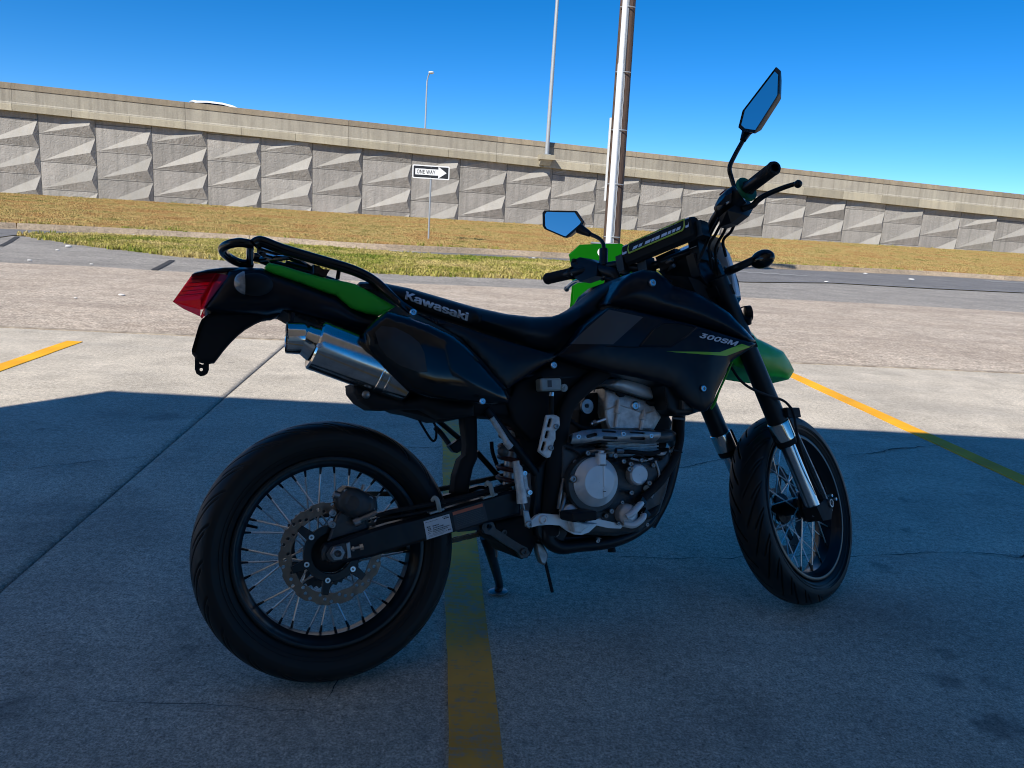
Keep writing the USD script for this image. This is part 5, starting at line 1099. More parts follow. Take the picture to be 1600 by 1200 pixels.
obj('head_facet', cat([plate([(946, 640), (967, 631), (1008, 645), (1026, 639), (1030, 655), (1018, 671), (953, 671), (948, 660)], -.1085, .01, .004)]), 'cast_alloy', eng, smooth=10)
for q in ((971, 613.5), (1019, 627.5)): obj('cam_plug', plate([(q[0] - 8, q[1] - 2.5), (q[0] + 7.5, q[1] + 2), (q[0] + 4, q[1] + 6.5), (q[0] - 1.5, q[1] + 7), (q[0] - 6.5, q[1] + 3)], -.1095, .008, .001), 'matte_black', eng)
for x0, y0, x1, y1 in ((967, 624, 962, 667), (1007, 640, 1001, 672)):
    f = lambda t: (x0 + (x1 - x0) * t, y0 + (y1 - y0) * t, -.112)
    obj('stud_boss', tpx([f(0), f(.25), f(.5), f(.52), f(1)], [.003, .0065, .0095, .0050, .0045], n=14, sm=0), 'cast_alloy', eng)
obj('head_bolt', cat([bolt(993, 634, -.1125, .0105), lathe_to([(.0105, 0), (.0125, .001), (.0125, .004)], un(993, 634, -.110), un(993, 634, -.10), 20)]), 'bright_steel', eng)
# clutch cover
cc = un(937.0, 753.5, -.185)
# plate of the clutch cover: a dished round cover facing right
R1 = .0635
obj('clutch_cover', (lambda m: (setattr(m, 'vertices', m.vertices + cc), m)[1])(lathe([(.0005, 0), (R1 * .63, 0), (R1 * .66, .0008), (R1 * .92, .0135), (R1 * .985, .0185), (R1, .024), (R1, .065)], 72)), 'silver_paint', eng, smooth=28)
obj('cover_tab', cat([plate([(936, 708.5), (948, 708.5), (947.5, 726.5), (936.8, 726.5)], -.190, .02, .003), plate([(938.5, 704), (944, 704), (944, 708), (938.5, 708)], -.189, .012, .002), plate([(942.8, 727.5), (947.4, 727.5), (946.8, 761), (943, 761)], -.1868, .004, .0008), plate([(943, 764), (946.8, 764), (946.6, 777), (943.2, 777)], -.1868, .004, .0008)]), 'silver_paint', eng)
obj('cover_mark', cat([plate([(938, 726), (948, 726), (948, 727), (938, 727)], -.1866, .002, 0), plate([(943, 767.5), (947, 767.5), (947, 768.5), (943, 768.5)], -.1875, .002, 0)]), 'matte_black', eng)
obj('outer_cover', (lambda m: (setattr(m, 'vertices', m.vertices + cc + [-.006, .022, -.006]), m)[1])(lathe([(.050, -.002), (R1 * 1.10, -.002), (R1 * 1.15, .004), (R1 * 1.15, .055)], 60)), 'dark_alloy', eng)
for q, r in (((896, 748.5), .0085), ((919, 708), .006), ((962, 712), .006), ((975, 721), .0055), ((986, 725), .0055), ((987, 770), .0055), ((956, 799), .006), ((1015, 755), .0055), ((984, 733), .0065)):
    obj('cover_bolt', cat([bolt(*q, -.178, r), tpx([(*q, -.175), (*q, -.12)], r * 1.15, n=12, sm=0)]), 'dull_steel', eng)
obj('cover_lever', tpx([(919, 706, -.15), (930, 704.5, -.16), (944, 705.5, -.165)], .004, n=8), 'dull_steel', eng)
oc = un(999.5, 742, -.165)
obj('oil_filter_cover', (lambda m: (setattr(m, 'vertices', m.vertices + oc), m)[1])(lathe([(.0005, 0), (.0225, 0), (.0265, .004), (.0275, .01), (.0275, .05)], 48)), 'silver_paint', eng)
obj('oil_line', tpx([(965, 706, -.13), (985, 706, -.14), (1015, 709, -.14), (1030, 706, -.13)], .006, n=10), 'matte_black', eng)
obj('line_union', tpx([(962, 704.5, -.14), (973, 705, -.14)], .008, n=8, sm=0), 'dull_steel', eng)
obj('water_pipe', tpx([(1020, 708, -.12), (1035, 709, -.13), (1046, 706, -.12), (1054, 700, -.10)], .0048, n=10), 'cast_alloy', eng)
# water pump
wpc = un(984, 805, -.168)
obj('water_pump', (lambda m: (setattr(m, 'vertices', m.vertices + wpc), m)[1])(cat([lathe([(.0005, -.012), (.010, -.012), (.013, -.004), (.020, -.001), (.0255, .004), (.028, .010), (.028, .06)], 40)])), 'silver_paint', eng)
obj('pump_elbow', tpx([(979, 808, -.186), (988, 802, -.188), (996, 793, -.182), (1002, 786, -.172)], .0085, n=14), 'silver_paint', eng)
obj('pump_elbow', tpx([(974, 818, -.165), (990, 820, -.172), (1003, 811, -.172), (1006, 803, -.165)], .0085, n=14), 'silver_paint', eng)
obj('hose_clamp', cat([tpx([(997, 780, -.165), (1004, 789, -.165)], .014, n=20, sm=0), tpx([(1003, 798, -.16), (1010, 807, -.16)], .013, n=20, sm=0)]), 'black_anodised', eng)
for q in ((973, 785), (1012, 820), (967, 818)): obj('pump_bolt', bolt(*q, -.172, .005), 'dull_steel', eng)
obj('sump_cover', plate([(925, 808), (960, 815), (975, 820), (985, 826), (960, 829), (935, 826), (905, 832), (900, 815)], -.13, .05, .004), 'cast_alloy', eng)
obj('clutch_cable', cat([tpx([(880, 748, -.14), (876, 770, -.15), (872, 795, -.15)], .0045, n=8), tpx([(884, 770, -.14), (876, 800, -.15)], .006, n=8)]), 'dull_steel', eng)
obj('side_case', plate([(880, 745), (893, 765), (905, 790), (915, 800), (895, 806), (885, 796), (874, 800), (870, 785)], -.125, .05, .004), 'dark_alloy', eng)
obj('starter_boss', (lambda m: (setattr(m, 'vertices', m.vertices + un(893, 803, -.155)), m)[1])(lathe([(.0005, 0), (.018, 0), (.0235, .003), (.0245, .02), (.0245, .04)], 36)), 'silver_paint', eng)
obj('crankcase_plate', plate([(1005, 730), (1040, 705), (1046, 735), (1030, 762), (1012, 775), (1012, 745)], -.09, .03, .003), 'dark_alloy', eng)
for q in ((1030, 719), (1026, 741)): obj('case_bolt', bolt(*q, -.098, .006), 'dull_steel', eng)
obj('case_bead', cat([tpx([(905, 722, -.143), (898, 738, -.143), (897, 770, -.143), (908, 796, -.143)], .0028, n=6), tpx([(985, 716, -.143), (1004, 720, -.143), (1020, 716, -.143)], .0028, n=6), tpx([(1024, 720, -.143), (1030, 745, -.143), (1018, 778, -.143)], .0028, n=6)]), 'cast_alloy', eng)
for q in ((1003, 719), (1021, 727), (1022, 768), (899, 722), (893, 776), (947, 806), (936, 812)): obj('case_bolt', cat([bolt(*q, -.150, .0052), tpx([(*q, -.148), (*q, -.125)], .0062, n=10, sm=0)]), 'dull_steel', eng)
obj('sight_glass', cat([tpx([(1010, 763, -.150), (1010, 763, -.13)], .0085, n=16, sm=0)]), 'milky_plastic', eng)
obj('sensor_wire', tpx([(975, 722, -.15), (986, 714, -.155), (1000, 712, -.15), (1018, 722, -.14), (1034, 735, -.13)], .0026, n=6), 'matte_black', eng)
obj('vent_wire', tpx([(884, 700, -.14), (900, 706, -.15), (908, 716, -.15), (905, 728, -.145)], .0030, n=6), 'matte_black', eng)
obj('wire_loom', tpx([(880, 648, -.10), (895, 660, -.11), (910, 668, -.10), (930, 668, -.08)], .0055, n=8), 'matte_black', eng)
# throttle body on the left of the head
tb = part('throttle_body', cat([tpx([(905, 630, .0), (935, 640, .0)], .030, n=20, sm=0)]), 'dark_alloy')
obj('throttle_wheel', plate(disc_px(918, 635, 9.5, 12.0, 26), -.075, .008, .001, [disc_px(918, 634, 2.2, 3.2, 10)]), 'dull_steel', tb)
obj('throttle_hub', bolt(917.5, 634, -.078, .0055), 'dark_alloy', tb)
obj('throttle_wire', tpx([(928, 612, -.07), (932, 598, -.07), (944, 590, -.065)], .0022, n=6), 'dull_steel', tb)
obj('choke_knob', tpx([(923, 663, -.10), (953, 652, -.10)], .0058, n=12, sm=0), 'bright_steel', tb)
obj('choke_nut', tpx([(926, 662, -.10), (931, 660, -.10)], .0085, n=6, sm=0), 'dull_steel', tb)
# header pipe and its slotted guard
part('header_pipe', tpx([(892, 690, -.125), (915, 684, -.135), (960, 681, -.14), (1030, 682, -.13), (1046, 681, -.10), (1052, 690, -.05)], .017, n=18), 'dark_alloy')
GD = [(891.5, 693.5), (895, 677.5), (912, 672.5), (936, 670), (985, 672.5), (1032, 675.5), (1031.5, 682), (1024, 693), (1011, 694), (970, 690.5), (936, 687.5), (912, 692.5)]
def bend_guard(m):
    m = sub2(m, .006); v = m.vertices.copy(); zc = un(960, 682, -.16)[2] + .0; r = (v[:, 2] - zc) / .020; v[:, 1] += .007 * np.clip(r, -1.5, 1.5) ** 2 - .003; return TM(v, m.faces)
def slot(x0, y0, x1, y1, r):
    d = np.array([x1 - x0, y1 - y0]); L = np.linalg.norm(d); d = d / L; n = np.array([-d[1], d[0]]); a0 = math.atan2(d[1], d[0])
    return [(x1 + r * math.cos(a0 + t), y1 + r * math.sin(a0 + t)) for t in np.linspace(-math.pi / 2, math.pi / 2, 7)] + [(x0 + r * math.cos(a0 + t), y0 + r * math.sin(a0 + t)) for t in np.linspace(math.pi / 2, 3 * math.pi / 2, 7)]
hgd = part('header_guard', bend_guard(plate(GD, -.160, .006, .0022, [slot(918, 682, 930, 678.8, 2.8), slot(943, 683.5, 962, 684.8, 2.3), slot(986, 684.5, 1006, 685.3, 2.3), slot(942, 673.6, 961, 675, 1.5), slot(985, 675.6, 1005, 676.8, 1.5)])), 'dull_steel', smooth=35)
for q in ((904.5, 682.5), (974.5, 678), (1018, 681)): obj('guard_bolt', cat([bolt(*q, -.163, .0068)]), 'bright_steel', hgd)
# hose / down tube and cradle
part('radiator_hose', tpx([(1060, 640, -.10), (1063, 662, -.11), (1062, 690, -.12), (1054, 716, -.135), (1034, 750, -.15), (1010, 774, -.155), (1000, 784, -.16)], .0112, n=16), 'matte_black')
part('hose_spring_clip', tpx([(1051, 653, -.125), (1070, 655, -.125)], .0035, n=8, sm=0), 'dull_steel')
part('wire_tie', tpx([(1052, 703, -.15), (1066, 707, -.14)], .002, n=6, sm=0), 'matte_black')
part('lower_hose', tpx([(1003, 806, -.15), (1018, 802, -.14), (1026, 785, -.12), (1024, 765, -.10)], .0115, n=14), 'matte_black')
fr = part('frame', tpx([(975, 556, -.10), (942, 582, -.112), (908, 609, -.12), (892, 626, -.122), (882, 648, -.122), (873, 690, -.120), (867, 735, -.12), (862, 790, -.12), (860, 835, -.11)], [.017, .017, .017, .016, .016, .018, .020, .020, .018], n=20, sm=3, flat=1.25), 'matte_black', smooth=50)
obj('pivot_plate', plate([(836, 738), (855, 715), (880, 720), (886, 760), (880, 800), (890, 830), (880, 850), (856, 852), (840, 838), (834, 800), (838, 770)], -.112, .03, .004), 'satin_black', fr)
obj('cradle_tube', tpx([(855, 826, -.11), (858, 845, -.11), (876, 855, -.11), (905, 853, -.11), (950, 848, -.11), (985, 836, -.10), (1012, 818, -.09), (1024, 805, -.08)], [.016, .018, .018, .016, .016, .015, .014, .008], n=16), 'satin_black', fr)
obj('skid_plate', plate([(870, 838), (950, 834), (985, 820), (1024, 800), (1027, 806), (1020, 815), (990, 840), (950, 852), (900, 857), (870, 855)], -.09, .16, .004), 'satin_black', fr)
obj('cradle_spine', tpx([(1090, 520, 0), (1075, 580, 0), (1062, 640, 0), (1056, 700, 0), (1040, 770, 0), (1015, 820, 0)], .019, n=14), 'satin_black', fr)
obj('seat_rail', tpx([(905, 588, -.09), (860, 590, -.09), (780, 580, -.08), (690, 540, -.08)], .012, n=12), 'satin_black', fr)
obj('sub_frame_strut', tpx([(760, 640, -.09), (800, 690, -.10), (838, 740, -.11)], .011, n=12), 'satin_black', fr)
obj('drain_stub', cat([tpx([(955, 846, -.09), (956, 862, -.09)], [.0085, .011], n=12, sm=0)]), 'matte_black', fr)
for q, r, y_ in (((866, 772), .0105, -.128), ((867, 832), .0095, -.116), ((934.5, 845.5), .0085, -.122)): obj('frame_nut', cat([hexnut(*q, y_, r, .008), bolt(*q, y_ - .004, r * .62), lathe_to([(r * .8, 0), (r * 1.25, .001), (r * 1.25, .004)], un(*q, y_ + .006), un(*q, y_ + .02), 20)]), 'dull_steel', fr)
part('airbox_side', Pillow([(805, 600), (872, 562), (930, 575), (900, 610), (880, 640), (872, 670), (830, 690), (800, 660), (790, 630)], -.09, .012, 10).mesh(back=-.02, step=7), 'matte_black')
part('shroud_bolt', bolt(866, 570.5, -.115, .009), 'bright_steel')
# slotted foot guard
FG = [(854, 648.3), (865.5, 648), (870, 649), (874.5, 652), (875.5, 664), (873, 669), (868.5, 674), (868.5, 686), (865.5, 692), (863, 706), (860, 714.5), (855, 716), (848, 711), (841.5, 705.5)]
fgd = part('heel_guard', plate(FG, -.158, .008, .002, [slot(860.2, 656, 857.6, 665.5, 2.4), slot(855.6, 675.5, 853.6, 682.5, 2.4), slot(850.8, 692, 847.8, 702, 2.4)]), 'cast_alloy', smooth=20)
for q in ((870.2, 666.3), (862, 700)): obj('guard_bolt', bolt(*q, -.163, .0068), 'dull_steel', fgd)
# brake fluid reservoir, hose and master cylinder
rs = part('fluid_reservoir', box(un(845.5, 611, -.150), un(877.5, 590.5, -.150) + [0, .035, 0], .004), 'milky_plastic')
obj('reservoir_cap', box(un(847, 591, -.148), un(876, 586.8, -.148) + [0, .03, 0], .002), 'matte_black', rs)
obj('reservoir_mark', box(un(856, 605, -.1512), un(862, 594, -.1512) + [0, .001, 0]), 'grey_graphic', rs, smooth=False)
obj('reservoir_tab', cat([plate(disc_px(882, 606, 5.5, 6.2, 20), -.147, .006, .001), bolt(881.5, 605.5, -.151, .0055)]), 'milky_plastic', rs)
obj('reservoir_hose', cat([tpx([(861, 614, -.14), (861.5, 630, -.135), (861, 652, -.13)], .0068, n=12)]), 'matte_black', rs)
obj('hose_collar', tpx([(861, 613, -.141), (861, 619, -.141)], .0082, n=12, sm=0), 'bright_steel', rs)
mc = part('master_cylinder', tpx([(806, 720.5, -.148), (807, 727, -.148), (809, 731, -.148), (812, 752, -.148), (814.5, 770, -.148), (816, 786, -.148)], [.0085, .0085, .0115, .0125, .0125, .0135], n=18, sm=0), 'cast_alloy', smooth=25)
obj('cylinder_flange', plate([(812, 738), (820, 736), (824, 745), (826, 760), (830, 768), (828, 777), (818, 776), (814, 760)], -.142, .012, .002), 'cast_alloy', mc)
for q in ((820.5, 739.5), (828.5, 769.5)): obj('cylinder_bolt', bolt(*q, -.150, .0068), 'bright_steel', mc)
obj('push_rod', tpx([(816, 786, -.148), (818, 797, -.148)], .0045, n=8, sm=0), 'dull_steel', mc)
# brake pedal, peg
pd = part('brake_pedal', plate([(826, 816), (832, 812), (838, 806), (846, 802.5), (862, 803.5), (876, 805), (884, 810), (892, 822), (901, 830), (909, 832), (918, 815), (935, 811), (962, 817), (974, 821), (970, 826), (950, 825), (932, 821), (920, 832), (908, 836), (897, 835), (886, 829), (876, 821), (858, 820), (842, 821), (830, 824)], -.165, .012, .004), 'silver_paint', smooth=30)
obj('pedal_pivot', bolt(850, 812.5, -.170, .0115), 'silver_paint', pd)
obj('clevis', cat([plate([(817, 797), (826, 797.5), (830, 812), (832, 820), (828, 826), (821, 823)], -.172, .006, .0015), bolt(827, 819.5, -.175, .0085)]), 'dull_steel', pd)
pg = part('foot_peg', box(un(894, 816.5, -.235), un(934, 798, -.235) + [0, .07, 0], .004), 'matte_black', label='black rubber rider foot peg')
obj('peg_bracket', plate([(893, 812), (915, 818), (934, 818), (916, 826), (908, 833), (898, 832)], -.19, .03, .003), 'cast_alloy', pg)
# linkage
part('suspension_link', plate([(753, 824), (756, 816), (764, 813), (771, 817), (775, 826), (790, 836), (812, 850), (824, 856), (828, 864), (824, 872), (815, 872), (808, 862), (788, 850), (770, 837), (758, 834)], -.105, .02, .004, [disc_px(764.5, 823, 4.2, 4.6, 14)]), 'dark_alloy', label='grey dog bone suspension link')
part('linkage_rocker', Pillow([(770, 815), (835, 800), (846, 835), (836, 850), (828, 868), (815, 874), (800, 868), (790, 855), (775, 845)], -.07, .015, 8).mesh(back=.07, step=6), 'matte_black')
part('link_bolt', cat([bolt(819.5, 862.5, -.112, .009), bolt(788, 832, -.09, .008)]), 'dark_alloy')
# side stand down to the ground on the far side
fw = (ground(778, 927) - BT) @ BM
std = part('side_stand', tube([un(758, 838, .13), un(766, 862, .15), fw + [0, -.012, .035], fw + [0, -.004, .010]], [.016, .015, .012, .012], n=14), 'satin_black')
fm = ball(np.zeros(3), 1.0, (.030, .024, .006)); fm.vertices = fm.vertices @ BM.T.T ; R_ = BM.T
fm = ball(np.zeros(3), 1.0, (.030, .024, .006)); fm.vertices = (fm.vertices @ rz(PSI).T) @ BM + fw + np.array([0, 0, .006]); obj('stand_foot', fm, 'dull_steel', std, smooth=True)
part('stand_spring', tpx([(775, 846, .12), (776, 870, .13)], .004, n=8), 'dull_steel')
part('vent_hose_holder', plate([(837, 848), (847, 846), (853, 858), (857, 866), (856, 876), (852, 884), (845, 880), (840, 866)], -.08, .02, .004), 'dull_steel')
part('vent_hose', tpx([(852, 878, -.07), (856, 895, -.07), (863, 925, -.07)], .0045, n=8), 'matte_black')
# mud flap and far side peg gear
part('mud_flap', Pillow([(722, 640), (745, 650), (746, 693), (746, 716), (739, 731), (734, 754), (732, 772), (708, 772), (711, 744), (719, 718), (727, 711), (728, 693), (724, 664)], -.05, .010, 6).mesh(back=-.015, step=5), 'matte_black')
part('far_peg_bracket', cat([tpx([(676, 650, .10), (700, 670, .12), (726, 692, .13)], .0075, n=10, sm=0), plate([(702, 697), (712, 690), (728, 680), (730, 700), (722, 704), (715, 708), (709, 706)], .10, .03, .003)]), 'satin_black')
part('far_peg', tpx([(680, 668, .19), (690, 678, .19), (709, 704, .15)], .0075, n=10), 'matte_black')
part('strap_hook', tpx([(650, 648, .05), (664, 672, .05), (675, 688, .05), (681, 685, .05), (681, 668, .05), (675, 655, .05)], .0032, n=8), 'matte_black')
part('far_frame_strut', tpx([(745, 706, .10), (786, 752, .10)], .0085, n=10, sm=0), 'satin_black')
part('shock_hose', tpx([(768, 690, 0.03), (770, 708, .03), (780, 735, .03)], .0055, n=8), 'matte_black')
pgr = part('passenger_peg', cat([tpx([(768, 653, -.13), (783, 676, -.135), (793, 692, -.14)], .0072, n=8, sm=0), tpx([(790, 690, -.14), (798, 699, -.14)], .009, n=8, sm=0)] + [bolt(770 + 4.2 * k, 655 + 6.6 * k, -.139, .004) for k in range(6)]), 'cast_alloy', label='folded alloy passenger foot peg')
obj('peg_hinge', ball(un(786, 705, -.125), .014), 'dark_alloy', pgr, smooth=True)
sh0, sh1 = un(800, 640, 0), un(790, 800, 0); sh0[1] = sh1[1] = -.02
t_ = np.linspace(0, 1, 110); dv = (sh1 - sh0); e_ = np.cross(dv / np.linalg.norm(dv), [0, 1, 0])
shk = part('shock', tube([sh0, sh1], .020, n=16, sm=0), 'dull_steel')
obj('spring', tube([sh0 + dv * (.12 + .70 * t) + .034 * (math.cos(2 * np.pi * 7 * t) * e_ + math.sin(2 * np.pi * 7 * t) * np.array([0, 1, 0])) for t in t_], .0062, n=8, sm=0), 'spring_red', shk)

# ---- fork (built in the fork's own frame, then steered)
def leg_axis(z, y, e=-.0124): n = np.array([math.cos(RAKE), 0, math.sin(RAKE)]); return SO + SAX * z + n * e + np.array([0, y, 0])
def S(m): m.vertices = st(m.vertices); return m
for sy, lab in ((-1, 'near fork leg'), (1, 'far fork leg')):
    y = sy * .0989
    fl = xf('fork_leg', bike); tag(fl, lab)
    obj('outer_tube', S(tube([leg_axis(z, y) for z in (.60, 1.06)], [.0285, .0265], n=28, sm=0)), 'satin_black', fl)
    obj('collar', S(lathe_to([(.0285, 0), (.0315, .002), (.0320, .01), (.0320, .050), (.0315, .056), (.027, .058)], leg_axis(.545, y), leg_axis(.7, y), 32)), 'brushed_steel', fl)
    obj('dust_seal', S(lathe_to([(.024, 0), (.0290, .001), (.0305, .012), (.0305, .018)], leg_axis(.527, y), leg_axis(.7, y), 32)), 'matte_black', fl)
    obj('slider', S(tube([leg_axis(.30, y), leg_axis(.54, y)], .0215, n=28, sm=0)), 'bright_steel', fl)
    ft_ = np.array([WB, y, ZF])
    obj('fork_bottom', S(hull(np.vstack([leg_axis(.32, y) + d for d in np.array([[a, b, 0] for a in (-.025, .025) for b in (-.024, .024)])] + [leg_axis(.275, y) + d for d in np.array([[a, b, 0] for a in (-.022, .03) for b in (-.024, .024)])] + [ft_ + d for d in np.array([[a, b, c] for a in (-.018, .018) for b in (-.016, .016) for c in (-.018, .016)])]))), 'matte_black', fl, smooth=20)
    gpts = [leg_axis(.30, y) + [.052, 0, .0], leg_axis(.36, y) + [.050, 0, 0], leg_axis(.61, y) + [.045, 0, 0]]
    obj('fork_guard', S(tube(gpts, [.013, .020, .018], n=14, sm=5, flat=.55)), 'matte_black', fl)
    if sy < 0:
        obj('axle_end', S(cat([lathe_to([(.006, 0), (.009, -.004), (.0125, -.004), (.0135, 0), (.0135, .03)], ft_ + [0, -.022, 0], ft_, 20)])), 'dull_steel', fl)
        for dx, dz in ((.004, .022), (.026, .010)): obj('pinch_bolt', S(lathe_to([(.001, -.003), (.0045, -.004), (.0055, 0), (.0055, .01)], ft_ + [dx, -.026, dz], ft_ + [dx, 0, dz], 12)), 'bright_steel', fl)
        obj('guard_blade', S(tube([leg_axis(.305, y) + [.073, -.012, -.004], leg_axis(.40, y) + [.070, -.014, 0], leg_axis(.58, y) + [.062, -.012, 0]], [.006, .0045, .0035], n=8)), 'dull_steel', fl)
obj('hub_ring', S(lathe_to([(.030, 0), (.044, -.001), (.047, .004), (.047, .03)], np.array([WB, -.055, ZF]), np.array([WB, 0, ZF]), 40)), 'black_anodised', front)
obj('front_axle', S(tube([[WB, -.10, ZF], [WB, .10, ZF]], .013, n=14, sm=0)), 'dull_steel', front)
part('front_caliper', S(hull(np.array([[WB + .0 + a, .062 + b, ZF + c] for a, c in ((-.15, -.02), (-.15, .07), (-.11, .12), (-.06, .10), (-.09, -.03)) for b in (-.025, .045)]))), 'dark_alloy', smooth=20)
tc = part('triple_clamp', S(cat([hull(np.vstack([leg_axis(z, y) + d for y in (-.099, .099) for z in (.835, .87) for d in np.array([[.035, 0, 0], [-.035, 0, 0], [0, .034 * np.sign(y), 0]])] + [SO + SAX * z + np.array([-.06, 0, 0]) for z in (.835, .87)])), hull(np.vstack([leg_axis(z, y) + d for y in (-.099, .099) for z in (1.0, 1.03) for d in np.array([[.03, 0, 0], [-.03, 0, 0], [0, .032 * np.sign(y), 0]])] + [SO + SAX * z + np.array([-.06, 0, 0]) for z in (1.0, 1.03)]))])), 'satin_black', smooth=20)
# brake cable down the fork
def spx(path, r, **k): return S(tube([us(a, b, c) for a, b, c in path], r, **k))
part('speed_cable', spx([(1140, 570, -.10), (1155, 592, -.12), (1172, 606, -.135), (1200, 618, -.14), (1222, 625, -.14), (1233, 634, -.14), (1240, 647, -.14), (1248, 690, -.135), (1262, 735, -.13), (1280, 772, -.125)], .0038, n=8), 'matte_black')
obj('cable_clip', S(box(us(1232, 652, -.135) - [.006, .004, 0], us(1246, 637, -.135) + [.006, .012, 0], .002)), 'matte_black', bike)
# front fender
FN = [(1150, 500), (1168, 512), (1183, 529), (1200, 537), (1224, 549.5), (1233, 563), (1241, 579), (1236, 588), (1232, 593), (1203, 589.5), (1170, 582), (1158, 577), (1152, 576), (1145, 572), (1143, 567), (1137, 560), (1130, 545), (1136, 520)]
def usb(px, py, Y): return st(us(px, py, Y))
class SPillow(Pillow):
    def mesh(s, **k):
        s.fn = us; m = super().mesh(**k); m.vertices = st(m.vertices); return m
fnd = SPillow(FN, lambda x, y: -.030 - .026 * np.clip((600 - y) / 45, 0, 1) + .02 * np.clip((545 - y) / 40, 0, 1), .012, 7, crown=.012, crim=25)
part('front_fender', fnd.mesh(mirror=True, step=4), 'green_plastic', smooth=50)
# headlight mask
mask = part('headlight_mask', S(cat([hull(np.vstack([[us(a, b, Y) for a, b in ((1090, 400), (1128, 378), (1136, 390), (1143, 410), (1154, 440), (1158, 468), (1150, 478), (1125, 470), (1100, 440))] for Y in (-.055, .055)]))])), 'satin_black', smooth=20)
obj('mask_edge', S(cat([plate([(1131.5, 383), (1141, 396), (1147, 414), (1151, 432), (1158.5, 462), (1150, 463), (1145, 431), (1140, 414), (1134, 396)], -.085, .10, .004, fn=us)])), 'cowl_white', mask, smooth=20)
obj('mask_lip', S(cat([plate([(1150, 463), (1158.5, 464), (1156, 474), (1151.5, 479), (1147, 470)], -.084, .10, .003, fn=us)])), 'gloss_black', mask, smooth=20)
obj('mask_wing', S(cat([plate([(1085, 395), (1108, 385), (1124, 405), (1140, 440), (1146, 462), (1150, 478), (1120, 460), (1095, 430)], -.080, .03, .004, fn=us)])), 'dark_navy_plastic', mask, smooth=20)
for q in ((1110, 393), (1114.5, 403), (1124.5, 410.5), (1134, 418)): obj('mask_bolt', S(bolt(*q, -.095, .0045, fn=us)), 'dull_steel', mask)
# indicators in front
fi = part('front_indicator', spx([(1138, 424, -.10), (1150, 419, -.15), (1176, 407, -.19)], [.0125, .0115, .011], n=14), 'satin_black', label='front indicator on its stalk')
fc_ = us(1191, 405, -.215); 
b_ = ball(np.zeros(3), 1.0, (.021, .036, .026)); b_.vertices = b_.vertices + fc_; obj('indicator_shell', S(b_), 'gloss_black', fi, smooth=True)
b_ = trimesh.intersections.slice_mesh_plane(ball(np.zeros(3), 1.0, (.024, .0365, .0265)), [1, 0, 0], [.007, 0, 0]); b_.vertices = b_.vertices + fc_; obj('indicator_lens', S(b_), 'clear_lens', fi, smooth=True)
fi2 = part('front_indicator', S(mir(tube([us(1138, 424, -.10), us(1176, 407, -.19)], .0115, n=12, sm=0))), 'satin_black', label='front indicator of the far side')
rc = us(1173, 489, -.13)
rf = part('side_reflector', spx([(1168, 505, -.12), (1168, 495, -.13)], .012, n=12, sm=0), 'satin_black', label='round reflector on the fork')
rd_ = np.array([.72, -.69, 0]); obj('reflector_body', S(lathe_to([(.0005, .018), (.018, .016), (.0225, .006), (.0225, 0), (.0205, -.001)], rc, rc - rd_, 28)), 'satin_black', rf)
obj('reflector_lens', S(lathe_to([(.0005, -.0035), (.012, -.003), (.0195, -.0005), (.0205, .002)], rc, rc - rd_, 28)), 'orange_reflector', rf)
obj('reflector_wire', spx([(1154, 484, -.12), (1160, 480, -.125), (1167, 479, -.13)], .0022, n=6), 'matte_black', rf)

# ---- handlebar
hbar = part('handlebar', spx([(1205, 266, -.385), (1160, 299, -.27), (1132, 322, -.20), (1117, 342, -.15), (1107, 362, -.115), (1097, 378, -.085), (1078, 393, -.055), (1050, 404, 0), (1022, 415, .055), (1002, 419, .085), (985, 418, .115), (962, 414, .15), (938, 419, .20), (897, 426, .27), (862, 434, .385)], .0125, n=16), 'satin_black')
def grip(a, b, n=9):
    P = np.array([us(*a), us(*b)]); L = np.linalg.norm(P[1] - P[0]); pr = [(.010, 0), (.0165, .0005), (.0185, .006), (.0180, .010)]
    for k in range(24):
        s = .012 + (L - .03) * k / 24; d = (L - .03) / 24; pr += [(.0166, s), (.0176, s + d * .25), (.0176, s + d * .75), (.0166, s + d * .95)]
    pr += [(.0168, L - .012), (.020, L - .010), (.020, L)]
    return S(lathe_to(pr, P[0], P[1], 24))
obj('grip', grip((1211, 261.5, -.40), (1166, 296, -.275)), 'matte_black', hbar, label='near rubber grip')
obj('grip', grip((854, 436, .40), (897, 426, .275)), 'matte_black', hbar, label='far rubber grip')
gA, gB = us(1170, 293, -.285), us(1150, 308, -.24)
obj('grip_flange', S(lathe_to([(.014, 0), (.033, .001), (.0345, .004), (.0345, .010), (.030, .012), (.020, .02)], gA + (gB - gA) * .05, gB, 32)), 'dark_green_rubber', hbar, label='green grip flange')
obj('throttle_housing', spx([(1157, 303, -.255), (1146, 311, -.235), (1134, 320, -.21), (1124, 330, -.185)], [.030, .031, .028, .019], n=16, sm=2), 'satin_black', hbar)
obj('switch_top', S(hull(np.array([us(*p) + d for p in ((1121, 315, -.22), (1136, 299, -.245), (1145, 294, -.255), (1144, 310, -.24), (1124, 322, -.20)) for d in ([.0, 0, .0], [-.018, -.004, -.018])]))), 'dark_navy_plastic', hbar, smooth=20)
obj('kill_switch', S(hull(np.array([us(*p) + d for p in ((1127, 301.5, -.235), (1135, 295.5, -.245), (1133.5, 299, -.24), (1128, 304, -.232)) for d in ([.004, 0, .004], [-.012, 0, -.006])]))), 'dark_red_plastic', hbar, smooth=20)
obj('start_button', spx([(1133, 318, -.235), (1137, 314.5, -.24)], .0055, n=10, sm=0), 'dull_steel', hbar)
